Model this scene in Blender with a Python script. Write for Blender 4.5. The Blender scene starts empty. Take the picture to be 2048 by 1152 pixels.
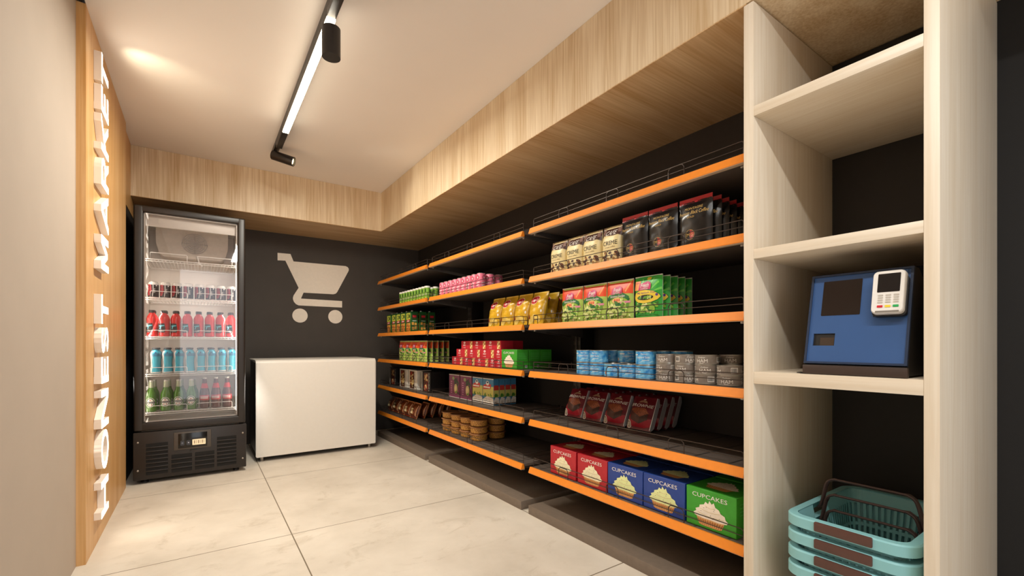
import bpy, bmesh, math, random
from mathutils import Matrix, Vector
R = math.radians
PI = math.pi
sc = bpy.context.scene
COL = sc.collection

# ------------------------------------------------------------------ camera
YAW = math.atan(623/900)
cam_d = bpy.data.cameras.new('camera')
cam_d.sensor_width = 36
cam_d.lens = 900/2048*36
cam_d.shift_y = 112/2048
cam_d.clip_start = 0.02
cam = bpy.data.objects.new('camera', cam_d)
COL.objects.link(cam)
cam.location = (0, 0, 1.0)
cam.rotation_euler = (PI/2, 0, -YAW)
sc.camera = cam
# ------------------------------------------------------------------ exposure
sc.view_settings.view_transform = 'Standard'
sc.view_settings.look = 'None'
sc.view_settings.gamma = 1
sc.view_settings.use_curve_mapping = False
sc.view_settings.exposure = 0.25
sc.cycles.use_denoising = True
sc.cycles.max_bounces = 8
sc.cycles.diffuse_bounces = 5
sc.cycles.sample_clamp_indirect = 4
# ------------------------------------------------------------------ world: soft daylight through the open shop front
w = bpy.data.worlds.new('world')
sc.world = w
w.use_nodes = True
w.node_tree.nodes['Background'].inputs[0].default_value = (0.95, 0.97, 1.0, 1)
w.node_tree.nodes['Background'].inputs[1].default_value = 2.0

def lamp(name, kind, loc, power, color, rot=(0, 0, 0), size=None, size_y=None, angle=None, blend=.6):
    d = bpy.data.lights.new(name, kind)
    d.energy = power
    d.color = color
    if kind == 'AREA':
        d.shape = 'RECTANGLE'
        d.size = size
        d.size_y = size_y or size
    elif kind == 'SPOT':
        d.spot_size = angle
        d.spot_blend = blend
        d.shadow_soft_size = size or .03
    else:
        d.shadow_soft_size = size or .03
    o = bpy.data.objects.new(name, d)
    COL.objects.link(o)
    o.location = loc
    o.rotation_euler = rot
    return o

WARM = (1.0, 0.955, 0.84)
SOFT = (1.0, 0.98, 0.93)
# light of the linear bar on the ceiling track, then an added unseen fill nearer the shop front
lamp('bar_light', 'AREA', (.485, 2.80, 2.452), 36, WARM, (0, 0, 0), .04, 1.28)
lamp('front_fill_light', 'AREA', (.485, -.25, 2.452), 27, SOFT, (0, 0, 0), .08, 1.6)
# ------------------------------------------------------------------ materials
def lin(c):
    if isinstance(c, str):
        c = tuple(int(c[i:i+2], 16)/255 for i in (0, 2, 4))
    return tuple((x/12.92 if x <= .04045 else ((x+.055)/1.055)**2.4) for x in c) + (1,)

MATS = {}
def mat(name, col, rough=.5, metal=0, emit=0, var=0.06, scale=40, emit_col=None, coat=0, alpha_mix=None):
    if name in MATS:
        return MATS[name]
    m = bpy.data.materials.new(name)
    m.use_nodes = True
    nt = m.node_tree
    p = nt.nodes['Principled BSDF']
    c = lin(col)
    p.inputs['Base Color'].default_value = c
    p.inputs['Roughness'].default_value = rough
    p.inputs['Metallic'].default_value = metal
    p.inputs['Coat Weight'].default_value = coat
    if emit:
        p.inputs['Emission Color'].default_value = lin(emit_col or col)
        p.inputs['Emission Strength'].default_value = emit
    if var:
        tc = nt.nodes.new('ShaderNodeTexCoord')
        n = nt.nodes.new('ShaderNodeTexNoise')
        n.inputs['Scale'].default_value = scale
        n.inputs['Detail'].default_value = 3
        nt.links.new(tc.outputs['Object'], n.inputs['Vector'])
        r = nt.nodes.new('ShaderNodeValToRGB')
        r.color_ramp.elements[0].position = .3
        r.color_ramp.elements[1].position = .7
        r.color_ramp.elements[0].color = tuple(x*(1-var) for x in c[:3]) + (1,)
        r.color_ramp.elements[1].color = tuple(min(1, x*(1+var)) for x in c[:3]) + (1,)
        nt.links.new(n.outputs['Fac'], r.inputs['Fac'])
        nt.links.new(r.outputs['Color'], p.inputs['Base Color'])
    MATS[name] = m
    return m

def mottle(name, c1, c2, scale, rough=.5, detail=4, stretch=(1, 1, 1), lo=.35, hi=.65, bump=0, metal=0):
    if name in MATS:
        return MATS[name]
    m = bpy.data.materials.new(name)
    m.use_nodes = True
    nt = m.node_tree
    p = nt.nodes['Principled BSDF']
    p.inputs['Roughness'].default_value = rough
    p.inputs['Metallic'].default_value = metal
    tc = nt.nodes.new('ShaderNodeTexCoord')
    mp = nt.nodes.new('ShaderNodeMapping')
    mp.inputs['Scale'].default_value = stretch
    n = nt.nodes.new('ShaderNodeTexNoise')
    n.inputs['Scale'].default_value = scale
    n.inputs['Detail'].default_value = detail
    r = nt.nodes.new('ShaderNodeValToRGB')
    r.color_ramp.elements[0].position = lo
    r.color_ramp.elements[1].position = hi
    r.color_ramp.elements[0].color = lin(c1)
    r.color_ramp.elements[1].color = lin(c2)
    nt.links.new(tc.outputs['Object'], mp.inputs['Vector'])
    nt.links.new(mp.outputs['Vector'], n.inputs['Vector'])
    nt.links.new(n.outputs['Fac'], r.inputs['Fac'])
    nt.links.new(r.outputs['Color'], p.inputs['Base Color'])
    if bump:
        b = nt.nodes.new('ShaderNodeBump')
        b.inputs['Strength'].default_value = bump
        b.inputs['Distance'].default_value = .004
        nt.links.new(n.outputs['Fac'], b.inputs['Height'])
        nt.links.new(b.outputs['Normal'], p.inputs['Normal'])
    MATS[name] = m
    return m

def wood(name, light, dark, axis, rough=.42):
    """fine straight grain running along the given axis"""
    m = bpy.data.materials.new(name)
    m.use_nodes = True
    nt = m.node_tree
    N, L = nt.nodes.new, nt.links.new
    p = nt.nodes['Principled BSDF']
    p.inputs['Roughness'].default_value = rough
    tc = N('ShaderNodeTexCoord')
    facs = []
    for sc_, st, det in ((1.0, (9, 9, 9), 2.0), (1.0, (95, 95, 95), 5.0)):
        mp = N('ShaderNodeMapping')
        s = list(st)
        s['xyz'.index(axis)] *= .03 if st[0] > 50 else .09
        mp.inputs['Scale'].default_value = s
        n = N('ShaderNodeTexNoise')
        n.inputs['Scale'].default_value = sc_
        n.inputs['Detail'].default_value = det
        n.inputs['Distortion'].default_value = .4
        L(tc.outputs['Object'], mp.inputs['Vector'])
        L(mp.outputs['Vector'], n.inputs['Vector'])
        facs.append(n)
    mx = N('ShaderNodeMath')
    mx.operation = 'MULTIPLY_ADD'
    mx.inputs[1].default_value = .55
    hf = N('ShaderNodeMath')
    hf.operation = 'MULTIPLY'
    hf.inputs[1].default_value = .45
    L(facs[0].outputs['Fac'], hf.inputs[0])
    L(facs[1].outputs['Fac'], mx.inputs[0])
    L(hf.outputs[0], mx.inputs[2])
    r = N('ShaderNodeValToRGB')
    r.color_ramp.elements[0].position = .33
    r.color_ramp.elements[1].position = .62
    r.color_ramp.elements[0].color = lin(dark)
    r.color_ramp.elements[1].color = lin(light)
    L(mx.outputs[0], r.inputs['Fac'])
    L(r.outputs['Color'], p.inputs['Base Color'])
    return m

def glass_mat(name, tint=(1, 1, 1), gloss=.12):
    m = bpy.data.materials.new(name)
    m.use_nodes = True
    nt = m.node_tree
    nt.nodes.remove(nt.nodes['Principled BSDF'])
    out = nt.nodes['Material Output']
    t = nt.nodes.new('ShaderNodeBsdfTransparent')
    t.inputs[0].default_value = tint + (1,)
    g = nt.nodes.new('ShaderNodeBsdfGlossy')
    g.inputs['Roughness'].default_value = .02
    fr = nt.nodes.new('ShaderNodeFresnel')
    fr.inputs[0].default_value = 1.5
    ml = nt.nodes.new('ShaderNodeMath')
    ml.operation = 'MULTIPLY'
    ml.inputs[1].default_value = gloss
    mx = nt.nodes.new('ShaderNodeMixShader')
    nt.links.new(fr.outputs[0], ml.inputs[0])
    nt.links.new(ml.outputs[0], mx.inputs[0])
    nt.links.new(t.outputs[0], mx.inputs[1])
    nt.links.new(g.outputs[0], mx.inputs[2])
    nt.links.new(mx.outputs[0], out.inputs[0])
    return m

WOOD_Z = wood('pale_wood_upright', 'E8D5B6', 'C6A77C', 'z')
CAB_Z = wood('cabinet_wood_upright', 'E5DAC8', 'D8C8B0', 'z')
CAB_Y = wood('cabinet_wood_along', 'E5DAC8', 'D8C8B0', 'y')
WOOD_X = wood('pale_wood_across', 'DDBD92', 'BE935F', 'x')
OAK = wood('oak_panel', 'E0B47C', 'C8924F', 'z')
M_WALL = mat('beige_plaster', 'B8AA9C', .85, var=.02, scale=6)
M_CEIL = mat('ceiling_paint', 'F2ECE6', .9, var=.01, scale=3)
M_DARK = mat('dark_brown_paint', '47403A', .7, var=.05, scale=8)
M_BLACKW = mat('charcoal_paint', '2A2522', .75, var=.05, scale=8)
M_ICON = mat('cream_decal', 'F8ECDC', .6, var=.02)
M_BLACK = mat('black_plastic', '1B1816', .45)
M_SOFTBLACK = mat('brown_black_metal', '231D1A', .42)
M_VOID = mat('vent_black', '0A0908', .8)
M_STEEL = mat('brushed_steel', 'A8A29A', .35, .8)
M_SHELF = mat('taupe_metal_shelf', '5A5049', .5)
M_SHELFD = mat('dark_metal_shelf', '3A3430', .5)
M_ORANGE = mat('orange_price_strip', 'EC8A24', .42, var=.03)
M_WIRE = mat('dark_wire', '463B34', .4, .5)
M_WHITE = mat('white_paint', 'F0EAE0', .45, var=.02)
M_FREEZ = mat('cream_laminate', 'E4DFD6', .4, var=.01)
M_LINER = mat('cooler_liner', 'DCD3C6', .5, var=.02)
M_WHWIRE = mat('white_coated_wire', 'F2EEE6', .4, var=0)
M_LED = mat('cool_led', 'FFFAF0', .5, emit=5, var=0, emit_col='FFF4E2')
M_BAR = mat('lamp_diffuser', 'FFFFFF', .5, emit=11, var=0, emit_col='FFEFD2')
M_LENS = mat('lamp_lens', 'FFFFFF', .3, emit=5, var=0, emit_col='FFE0A8')
M_LETTER = mat('lit_letter_face', 'FFFFFF', .5, emit=7.5, var=0, emit_col='FFF1DC')
M_LETTERS = mat('letter_side', 'F2E9DE', .5, var=0)
M_GLASS = glass_mat('door_glass', (.97, .96, .97), 1.3)
M_CLEAR = glass_mat('clear_plastic', (.9, .87, .82), .8)

# ------------------------------------------------------------------ mesh builder
TXT = {}
def text_mesh(s, bold, shear):
    key = (s, bold, shear)
    if key in TXT:
        return TXT[key]
    cu = bpy.data.curves.new('t', 'FONT')
    cu.body = s
    cu.size = 1
    cu.offset = bold
    cu.shear = shear
    cu.resolution_u = 2
    ob = bpy.data.objects.new('t', cu)
    COL.objects.link(ob)
    dg = bpy.context.evaluated_depsgraph_get()
    me = ob.evaluated_get(dg).to_mesh()
    vs = [(v.co.x, v.co.y) for v in me.vertices]
    fs = [tuple(p.vertices) for p in me.polygons]
    ob.evaluated_get(dg).to_mesh_clear()
    bpy.data.objects.remove(ob)
    bpy.data.curves.remove(cu)
    x0 = min(v[0] for v in vs); x1 = max(v[0] for v in vs)
    y0 = min(v[1] for v in vs); y1 = max(v[1] for v in vs)
    vs = [((x-(x0+x1)/2)/(x1-x0), (y-(y0+y1)/2)/(y1-y0)) for x, y in vs]
    TXT[key] = (vs, fs, (x1-x0)/(y1-y0))
    return TXT[key]

def rr(x0, y0, x1, y1, r, n=4):
    out = []
    for cx, cy, a0 in ((x1-r, y0+r, -90), (x1-r, y1-r, 0), (x0+r, y1-r, 90), (x0+r, y0+r, 180)):
        for i in range(n+1):
            a = R(a0+90*i/n)
            out.append((cx+r*math.cos(a), cy+r*math.sin(a)))
    return out

def ell(cx, cy, rx, ry, n=20, a=0):
    ca, sa = math.cos(a), math.sin(a)
    return [(cx+rx*math.cos(2*PI*i/n)*ca-ry*math.sin(2*PI*i/n)*sa,
             cy+rx*math.cos(2*PI*i/n)*sa+ry*math.sin(2*PI*i/n)*ca) for i in range(n)]

def smooth_path(P, n=4):
    P = [Vector(p) for p in P]
    out = []
    for i in range(len(P)-1):
        a, b, c, d = P[max(0, i-1)], P[i], P[i+1], P[min(len(P)-1, i+2)]
        for k in range(n):
            t = k/n
            out.append(.5*((2*b)+(c-a)*t+(2*a-5*b+4*c-d)*t*t+(3*b-a-3*c+d)*t**3))
    return out+[P[-1]]

class MB:
    def __init__(self):
        self.bm = bmesh.new()
        self.mats = []
    def mi(self, m):
        if m not in self.mats:
            self.mats.append(m)
        return self.mats.index(m)
    def face(self, pts, m):
        vs = [self.bm.verts.new(p) for p in pts]
        f = self.bm.faces.new(vs)
        f.material_index = self.mi(m)
        f.smooth = True
        return f
    def absorb(self, tb, m, xf=None):
        i = self.mi(m)
        mp = {}
        for v in tb.verts:
            mp[v] = self.bm.verts.new(xf @ v.co if xf else v.co)
        for f in tb.faces:
            try:
                g = self.bm.faces.new([mp[v] for v in f.verts])
                g.material_index = i
                g.smooth = True
            except ValueError:
                pass
        tb.free()
    def box(self, x0, x1, y0, y1, z0, z1, m, bev=0, seg=2, xf=None):
        tb = bmesh.new()
        bmesh.ops.create_cube(tb, size=1)
        for v in tb.verts:
            v.co = Vector(((x0+x1)/2+v.co.x*(x1-x0), (y0+y1)/2+v.co.y*(y1-y0), (z0+z1)/2+v.co.z*(z1-z0)))
        if bev:
            bmesh.ops.bevel(tb, geom=tb.edges[:], offset=bev, segments=seg, profile=.5, affect='EDGES')
        self.absorb(tb, m, xf)
        return self
    def lathe(self, prof, m, seg=24, cx=0, cy=0, ms=None, xf=None):
        rings = []
        for r, z in prof:
            ring = []
            for i in range(seg):
                a = 2*PI*i/seg
                p = Vector((cx+r*math.sin(a), cy-r*math.cos(a), z))
                ring.append(self.bm.verts.new(xf @ p if xf else p))
            rings.append(ring)
        for k in range(len(rings)-1):
            mm = self.mi(ms[k] if ms else m)
            for i in range(seg):
                j = (i+1) % seg
                f = self.bm.faces.new((rings[k][i], rings[k][j], rings[k+1][j], rings[k+1][i]))
                f.material_index = mm
                f.smooth = True
        for k, flip in ((0, True), (-1, False)):
            if prof[k][0] > 1e-6:
                f = self.bm.faces.new(rings[k][::-1] if flip else rings[k])
                f.material_index = self.mi(ms[k] if ms else m)
        return self
    def tube(self, pts, r, m, seg=6, closed=False):
        pts = [Vector(p) for p in pts]
        n = len(pts)
        rings = []
        for i, p in enumerate(pts):
            a = pts[(i-1) % n] if (closed or i > 0) else p
            b = pts[(i+1) % n] if (closed or i < n-1) else p
            t = (b-a).normalized()
            u = t.cross(Vector((0, 0, 1)))
            if u.length < .05:
                u = t.cross(Vector((1, 0, 0)))
            u.normalize()
            v = t.cross(u)
            rings.append([self.bm.verts.new(p+(u*math.cos(2*PI*k/seg)+v*math.sin(2*PI*k/seg))*r) for k in range(seg)])
        mi = self.mi(m)
        for i in range(n if closed else n-1):
            A, B = rings[i], rings[(i+1) % n]
            for k in range(seg):
                j = (k+1) % seg
                f = self.bm.faces.new((A[k], B[k], B[j], A[j]))
                f.material_index = mi
                f.smooth = True
        if not closed:
            for ring in (rings[0], rings[-1][::-1]):
                f = self.bm.faces.new(ring)
                f.material_index = mi
        return self
    def prism(self, pts, F, depth, m, m2=None):
        """outline pts mapped through F(u,v,w), extruded from w=0 to w=depth"""
        a = [self.bm.verts.new(F(u, v, 0)) for u, v in pts]
        b = [self.bm.verts.new(F(u, v, depth)) for u, v in pts]
        n = len(pts)
        for i in range(n):
            f = self.bm.faces.new((a[i], a[(i+1) % n], b[(i+1) % n], b[i]))
            f.material_index = self.mi(m2 or m)
            f.smooth = True
        for ring in (a[::-1], b):
            f = self.bm.faces.new(ring)
            f.material_index = self.mi(m)
        return self
    def gfx(self, pts, m, F, layer=1, maxlen=None):
        """a printed flat shape laid on a surface given by F(u,v,lift)"""
        tb = bmesh.new()
        tb.faces.new([tb.verts.new((u, v, 0)) for u, v in pts])
        if maxlen:
            bmesh.ops.triangulate(tb, faces=tb.faces[:])
            for _ in range(5):
                es = [e for e in tb.edges if e.calc_length() > maxlen]
                if not es:
                    break
                bmesh.ops.subdivide_edges(tb, edges=es, cuts=1)
                bmesh.ops.triangulate(tb, faces=tb.faces[:])
        for v in tb.verts:
            v.co = Vector(F(v.co.x, v.co.y, .0004*layer))
        self.absorb(tb, m)
        return self
    def text(self, s, m, F, cx, cy, h, layer=2, width=None, bold=0, shear=0, rot=0):
        vs, fs, asp = text_mesh(s, bold, shear)
        wd = width or h*asp
        ca, sa = math.cos(rot), math.sin(rot)
        P = [self.bm.verts.new(F(cx+x*wd*ca-y*h*sa, cy+x*wd*sa+y*h*ca, .0004*layer)) for x, y in vs]
        i = self.mi(m)
        for f in fs:
            try:
                g = self.bm.faces.new([P[k] for k in f])
                g.material_index = i
            except ValueError:
                pass
        return self
    def build(self, name, parent=None, loc=(0, 0, 0), rot=(0, 0, 0), sharp=38):
        me = bpy.data.meshes.new(name)
        bmesh.ops.remove_doubles(self.bm, verts=self.bm.verts, dist=1e-6)
        bmesh.ops.recalc_face_normals(self.bm, faces=self.bm.faces)
        self.bm.to_mesh(me)
        self.bm.free()
        for m in self.mats:
            me.materials.append(m)
        me.set_sharp_from_angle(angle=R(sharp))
        o = bpy.data.objects.new(name, me)
        COL.objects.link(o)
        o.location = loc
        o.rotation_euler = rot
        if parent:
            o.parent = parent
        return o

def tag(o, label, cat, group=None):
    o['label'] = label
    o['category'] = cat
    if group:
        o['group'] = group
    return o

def struct(o, label=None):
    o['kind'] = 'structure'
    if label:
        o['label'] = label
    return o

def empty(name, loc=(0, 0, 0), rz=0):
    o = bpy.data.objects.new(name, None)
    o.empty_display_size = .05
    COL.objects.link(o)
    o.location = loc
    o.rotation_euler = (0, 0, rz)
    return o

def copy_tree(o, parent=None):
    c = o.copy()
    COL.objects.link(c)
    if parent:
        c.parent = parent
    for ch in list(o.children):
        copy_tree(ch, c)
    return c

class Proto:
    """first placement uses the object itself, later ones copies of it and of its parts"""
    def __init__(self, root, cat, group):
        self.root, self.cat, self.group, self.used = root, cat, group, False
        self.kids = None
    def put(self, x, y, z, label, rz=-PI/2, tilt=0, group=None, cat=None):
        o = copy_tree(self.root) if self.used else self.root
        self.used = True
        o.location = (x, y, z)
        o.rotation_euler = (tilt, 0, rz)
        return tag(o, label, cat or self.cat, group or self.group)

ORD = ['first', 'second', 'third', 'fourth', 'fifth', 'sixth', 'seventh', 'eighth', 'ninth', 'tenth']

# ================================================================== the room
XL, XR, YB, H = -.46, 2.2, 5.2, 2.54
YF = -1.9
def slab(name, x0, x1, y0, y1, z0, z1, m):
    return struct(MB().box(x0, x1, y0, y1, z0, z1, m).build(name))

# floor with joints drawn by the material
fm = bpy.data.materials.new('pale_concrete_tiles')
fm.use_nodes = True
nt = fm.node_tree
N, L = nt.nodes.new, nt.links.new
p = nt.nodes['Principled BSDF']
p.inputs['Roughness'].default_value = .48
tc = N('ShaderNodeTexCoord')
sep = N('ShaderNodeSeparateXYZ')
L(tc.outputs['Object'], sep.inputs[0])
def joint(out, off):
    a = N('ShaderNodeMath'); a.operation = 'SUBTRACT'; a.inputs[1].default_value = off
    b = N('ShaderNodeMath'); b.operation = 'PINGPONG'; b.inputs[1].default_value = .6
    c = N('ShaderNodeMath'); c.operation = 'LESS_THAN'; c.inputs[1].default_value = .0028
    L(out, a.inputs[0]); L(a.outputs[0], b.inputs[0]); L(b.outputs[0], c.inputs[0])
    return c.outputs[0]
jx, jy = joint(sep.outputs[0], .395), joint(sep.outputs[1], 2.603)
mxm = N('ShaderNodeMath'); mxm.operation = 'MAXIMUM'
L(jx, mxm.inputs[0]); L(jy, mxm.inputs[1])
n1 = N('ShaderNodeTexNoise'); n1.inputs['Scale'].default_value = 2.2; n1.inputs['Detail'].default_value = 6; n1.inputs['Roughness'].default_value = .6
mp = N('ShaderNodeMapping'); mp.inputs['Scale'].default_value = (1, 1.5, 1)
n2 = N('ShaderNodeTexNoise'); n2.inputs['Scale'].default_value = 4.0; n2.inputs['Detail'].default_value = 10; n2.inputs['Roughness'].default_value = .72; n2.inputs['Distortion'].default_value = .8
L(tc.outputs['Object'], n1.inputs['Vector']); L(tc.outputs['Object'], mp.inputs[0]); L(mp.outputs[0], n2.inputs['Vector'])
r1 = N('ShaderNodeValToRGB')
r1.color_ramp.elements[0].position = .3; r1.color_ramp.elements[1].position = .7
r1.color_ramp.elements[0].color = lin('CBC1B2'); r1.color_ramp.elements[1].color = lin('E4DBCD')
r2 = N('ShaderNodeValToRGB')
r2.color_ramp.elements[0].position = .29; r2.color_ramp.elements[1].position = .45
r2.color_ramp.elements[0].color = (.80, .77, .73, 1); r2.color_ramp.elements[1].color = (1, 1, 1, 1)
L(n1.outputs['Fac'], r1.inputs[0]); L(n2.outputs['Fac'], r2.inputs[0])
mul = N('ShaderNodeMix'); mul.data_type = 'RGBA'; mul.blend_type = 'MULTIPLY'; mul.inputs[0].default_value = 1
L(r1.outputs[0], mul.inputs[6]); L(r2.outputs[0], mul.inputs[7])
mj = N('ShaderNodeMix'); mj.data_type = 'RGBA'; mj.inputs[7].default_value = lin('7A6C58')
L(mxm.outputs[0], mj.inputs[0]); L(mul.outputs[2], mj.inputs[6]); L(mj.outputs[2], p.inputs['Base Color'])
slab('floor', XL-.1, XR+.1, YF, YB+.1, -.08, 0, fm)
slab('trim_9', XL-.08, -.4265, 4.105, YB+.1, H+.0005, H+.08, M_CEIL)
slab('ceiling', -.427, XR+.1, YF, YB+.1, H, H+.08, M_CEIL)
slab('trim_8', XL-.08, -.42, YF-.08, YB+.1, H+.081, H+.12, M_CEIL)
slab('wall_left', XL-.08, XL, YF, YB+.1, 0, H+.081, M_WALL)
slab('wall_back', XL-.08, XR+.1, YB, YB+.08, 0, H, M_DARK)
# shop front with a wide door opening to the daylight
slab('wall_front_left', XL-.08, -.31, YF-.08, YF, 0, H+.081, M_WALL)
slab('wall_front_right', 1.35, XR+.08, YF-.08, YF, 0, H, M_WALL)
slab('wall_front', -.31, 1.35, YF-.08, YF, 2.38, H, M_WALL)
slab('wall_right', XR, XR+.08, .33, YB, 0, H, mat('umber_paint', '332D29', .75))
slab('wall_right_front', XR, XR+.08, YF, .33, 0, H, mat('umber_shaded', '131212', .8))  # shade put into the colour: near end darkened against the door daylight
slab('trim_1', 1.515, XR, YF, YB, 2.15, H-.001, WOOD_Z)
slab('trim_2', XL+.002, 1.515, 4.53, YB, 2.15, H-.001, WOOD_Z)
# underside boards with the grain running across
slab('trim_3', 1.5155, XR-.001, .80, YB-.001, 2.146, 2.152, WOOD_X)
slab('trim_4', XL+.003, 1.5155, 4.5305, YB-.001, 2.146, 2.152, WOOD_X)
slab('trim_5', XL, -.427, 2.775, 4.105, 0, H+.002, OAK)
slab('trim_6', XL, -.443, 4.105, YB, 2.01, H+.002, OAK)
slab('trim_7', XL, -.446, 4.106, YB, 0, 2.01, M_BLACKW)

# ================================================================== letter sign
def sign():
    root = empty('letter_sign', (-.427, 3.054, 0))
    tag(root, 'vertical illuminated white letters HONEST MARKET on the oak panel', 'sign')
    spec = [('H', .141, .320), ('O', .371, .567), ('N', .584, .770), ('E', .805, .934), ('S', .956, 1.085), ('T', 1.100, 1.244),
            ('M', 1.369, 1.538), ('A', 1.57, 1.765), ('R', 1.783, 1.935), ('K', 1.955, 2.130), ('E', 2.147, 2.272), ('T', 2.287, 2.430)]
    t = .17
    def bar(p, q, th=t):
        (x0, y0), (x1, y1) = p, q
        l = math.hypot(x1-x0, y1-y0)
        nx, ny = -(y1-y0)/l*th/2, (x1-x0)/l*th/2
        return [(x0+nx, y0+ny), (x0-nx, y0-ny), (x1-nx, y1-ny), (x1+nx, y1+ny)]
    def rect(x0, x1, y0, y1):
        return [(x0, y0), (x1, y0), (x1, y1), (x0, y1)]
    def arc(cx, cy, rx, ry, a0, a1, n, th, ar=1):
        out = []
        for k in range(n):
            a, b_ = R(a0+(a1-a0)*k/n), R(a0+(a1-a0)*(k+1)/n)
            out.append([(cx+rx*math.cos(a), cy+ry*math.sin(a)), (cx+rx*math.cos(b_), cy+ry*math.sin(b_)),
                        (cx+(rx-th/ar)*math.cos(b_), cy+(ry-th)*math.sin(b_)), (cx+(rx-th/ar)*math.cos(a), cy+(ry-th)*math.sin(a))])
        return out
    for ch, z0, z1 in spec:
        W = (z1-z0)/.2          # width in cap heights
        g = {'H': [rect(0, t, 0, 1), rect(W-t, W, 0, 1), rect(t, W-t, .42, .58)],
             'N': [rect(0, t, 0, 1), rect(W-t, W, 0, 1), [(t*.2, 1), (t*1.35, 1), (W-t*.2, 0), (W-t*1.35, 0)]],
             'E': [rect(0, t, 0, 1), rect(t, W, 0, .16), rect(t, W, .84, 1), rect(t, W*.92, .42, .58)],
             'T': [rect(0, W, .84, 1), rect(W/2-t/2, W/2+t/2, 0, .84)],
             'M': [rect(0, t, 0, 1), rect(W-t, W, 0, 1), [(t*.1, 1), (t*1.2, 1), (W/2+t*.45, .12), (W/2-t*.45, .12)], [(W-t*.1, 1), (W-t*1.2, 1), (W/2-t*.45, .12), (W/2+t*.45, .12)]],
             'A': [[(0, 0), (t*1.1, 0), (W/2+t*.5, 1), (W/2-t*.5, 1)], [(W, 0), (W-t*1.1, 0), (W/2-t*.5, 1), (W/2+t*.5, 1)], rect(W*.25, W*.75, .2, .34)],
             'K': [rect(0, t, 0, 1), [(t, .36), (t, .58), (W-t*1.15, 1), (W, 1)], [(t*1.6, .55), (t*2.5, .66), (W, 0), (W-t*1.15, 0)]],
             'R': [rect(0, t, 0, 1), rect(t, W*.55, .84, 1), rect(t, W*.55, .40, .55), [(W*.42, .45), (W*.66, .45), (W, 0), (W-t*1.15, 0)]] + arc(W*.55, .70, W*.40, .30, -90, 90, 10, .15, 1),
             'O': arc(W/2, .5, W/2, .52, 0, 360, 28, .16),
             'S': arc(W*.5, .745, W*.5, .265, 20, 270, 12, .15) + arc(W*.5, .265, W*.5, .275, -160, 90, 12, .15)}[ch]
        b = MB()
        for si, poly in enumerate(g):
            poly = [(x, .5+(y-.5)*(1-.007*min(si, 4))) for x, y in poly]
            dp = .029-.0004*min(si, 4) if len(g) < 9 else .029
            if sum(poly[k][0]*poly[(k+1) % len(poly)][1]-poly[(k+1) % len(poly)][0]*poly[k][1] for k in range(len(poly))) < 0:
                poly = poly[::-1]
            lo = [b.bm.verts.new((.0005+(.0003*si if len(g) < 9 else 0), -(y-.5)*.2, z0+x*.2)) for x, y in poly]
            hi = [b.bm.verts.new((dp, -(y-.5)*.2, z0+x*.2)) for x, y in poly]
            f = b.bm.faces.new(hi); f.material_index = b.mi(M_LETTER)
            f = b.bm.faces.new(lo[::-1]); f.material_index = b.mi(M_LETTERS)
            for k in range(len(lo)):
                m_ = (k+1) % len(lo)
                f = b.bm.faces.new((lo[k], lo[m_], hi[m_], hi[k])); f.material_index = b.mi(M_LETTERS)
        b.build('letter', root)
    lamp('added_ceiling_spot', 'SPOT', (-.385, 3.00, 2.40), 3.2, (1, .88, .62), Vector((.70, .70, .42)).to_track_quat('-Z', 'Y').to_euler(), .02, angle=R(70), blend=1)  # added spot without a fixture, throws the bright patch on the ceiling
sign()

# ================================================================== ceiling track light
def track():
    root = empty('track_light', (.485, 3.0, H))
    tag(root, 'black ceiling track with a glowing linear bar and two cylinder spotlights', 'light')
    MB().box(-.019, .019, -3.9, 1.06, -.034, 0, M_SOFTBLACK, .002).build('rail', root)
    lb = MB().box(-.02, .02, -.87, .46, -.066, -.034, M_SOFTBLACK, .001).build('light_bar', root)
    MB().box(-.0195, .0195, -.869, .459, -.079, -.0662, M_BAR, .004).build('diffuser', lb)
    for a, b in ((-3.9, -.87), (.46, .78)):
        MB().box(-.02, .02, a, b, -.07, -.034, M_SOFTBLACK, .002).build('blank_cover', root)
    # near spotlight, pointing straight down
    s = MB()
    s.lathe([(.040, -.232), (.040, -.10), (.036, -.098), (.036, -.102), (0.0, -.102)], M_SOFTBLACK, 28, .006, -.84)
    s.tube([(.006, -.84, -.10), (.006, -.84, -.034)], .007, M_STEEL, 8)
    sp = s.build('spotlight', root)
    MB().lathe([(.0, -.226), (.034, -.226), (.034, -.230), (0, -.230)], M_LENS, 20, .006, -.84).build('lens', sp)
    # far spotlight, tilted towards the right-hand bulkhead
    d = Vector((.86, -.42, -.28)).normalized()
    q = d.to_track_quat('Z', 'Y').to_matrix().to_4x4()
    base = Vector((.0, .93, -.075))
    X = Matrix.Translation(base) @ q
    s = MB()
    s.lathe([(0, -.03), (.034, -.03), (.036, -.027), (.036, .135), (.032, .135), (.032, .118), (0, .118)], M_SOFTBLACK, 26, xf=X)
    s.tube([(0, .93, -.034), (0, .93, -.07)], .008, M_SOFTBLACK, 8)
    sp = s.build('spotlight', root)
    MB().lathe([(0, .119), (.024, .119), (.024, .123), (0, .123)], M_LENS, 20, xf=X).build('lens', sp)
    tip = Vector((.485, 3.0, H)) + base + d*.15
    lamp('spot_beam', 'SPOT', tip, 13, WARM, d.to_track_quat('-Z', 'Y').to_euler(), .02, angle=R(62), blend=.9)
    lamp('down_beam', 'SPOT', (.491, 2.16, H-.24), 12, WARM, (0, 0, 0), .03, angle=R(95), blend=.9)
track()

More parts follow.
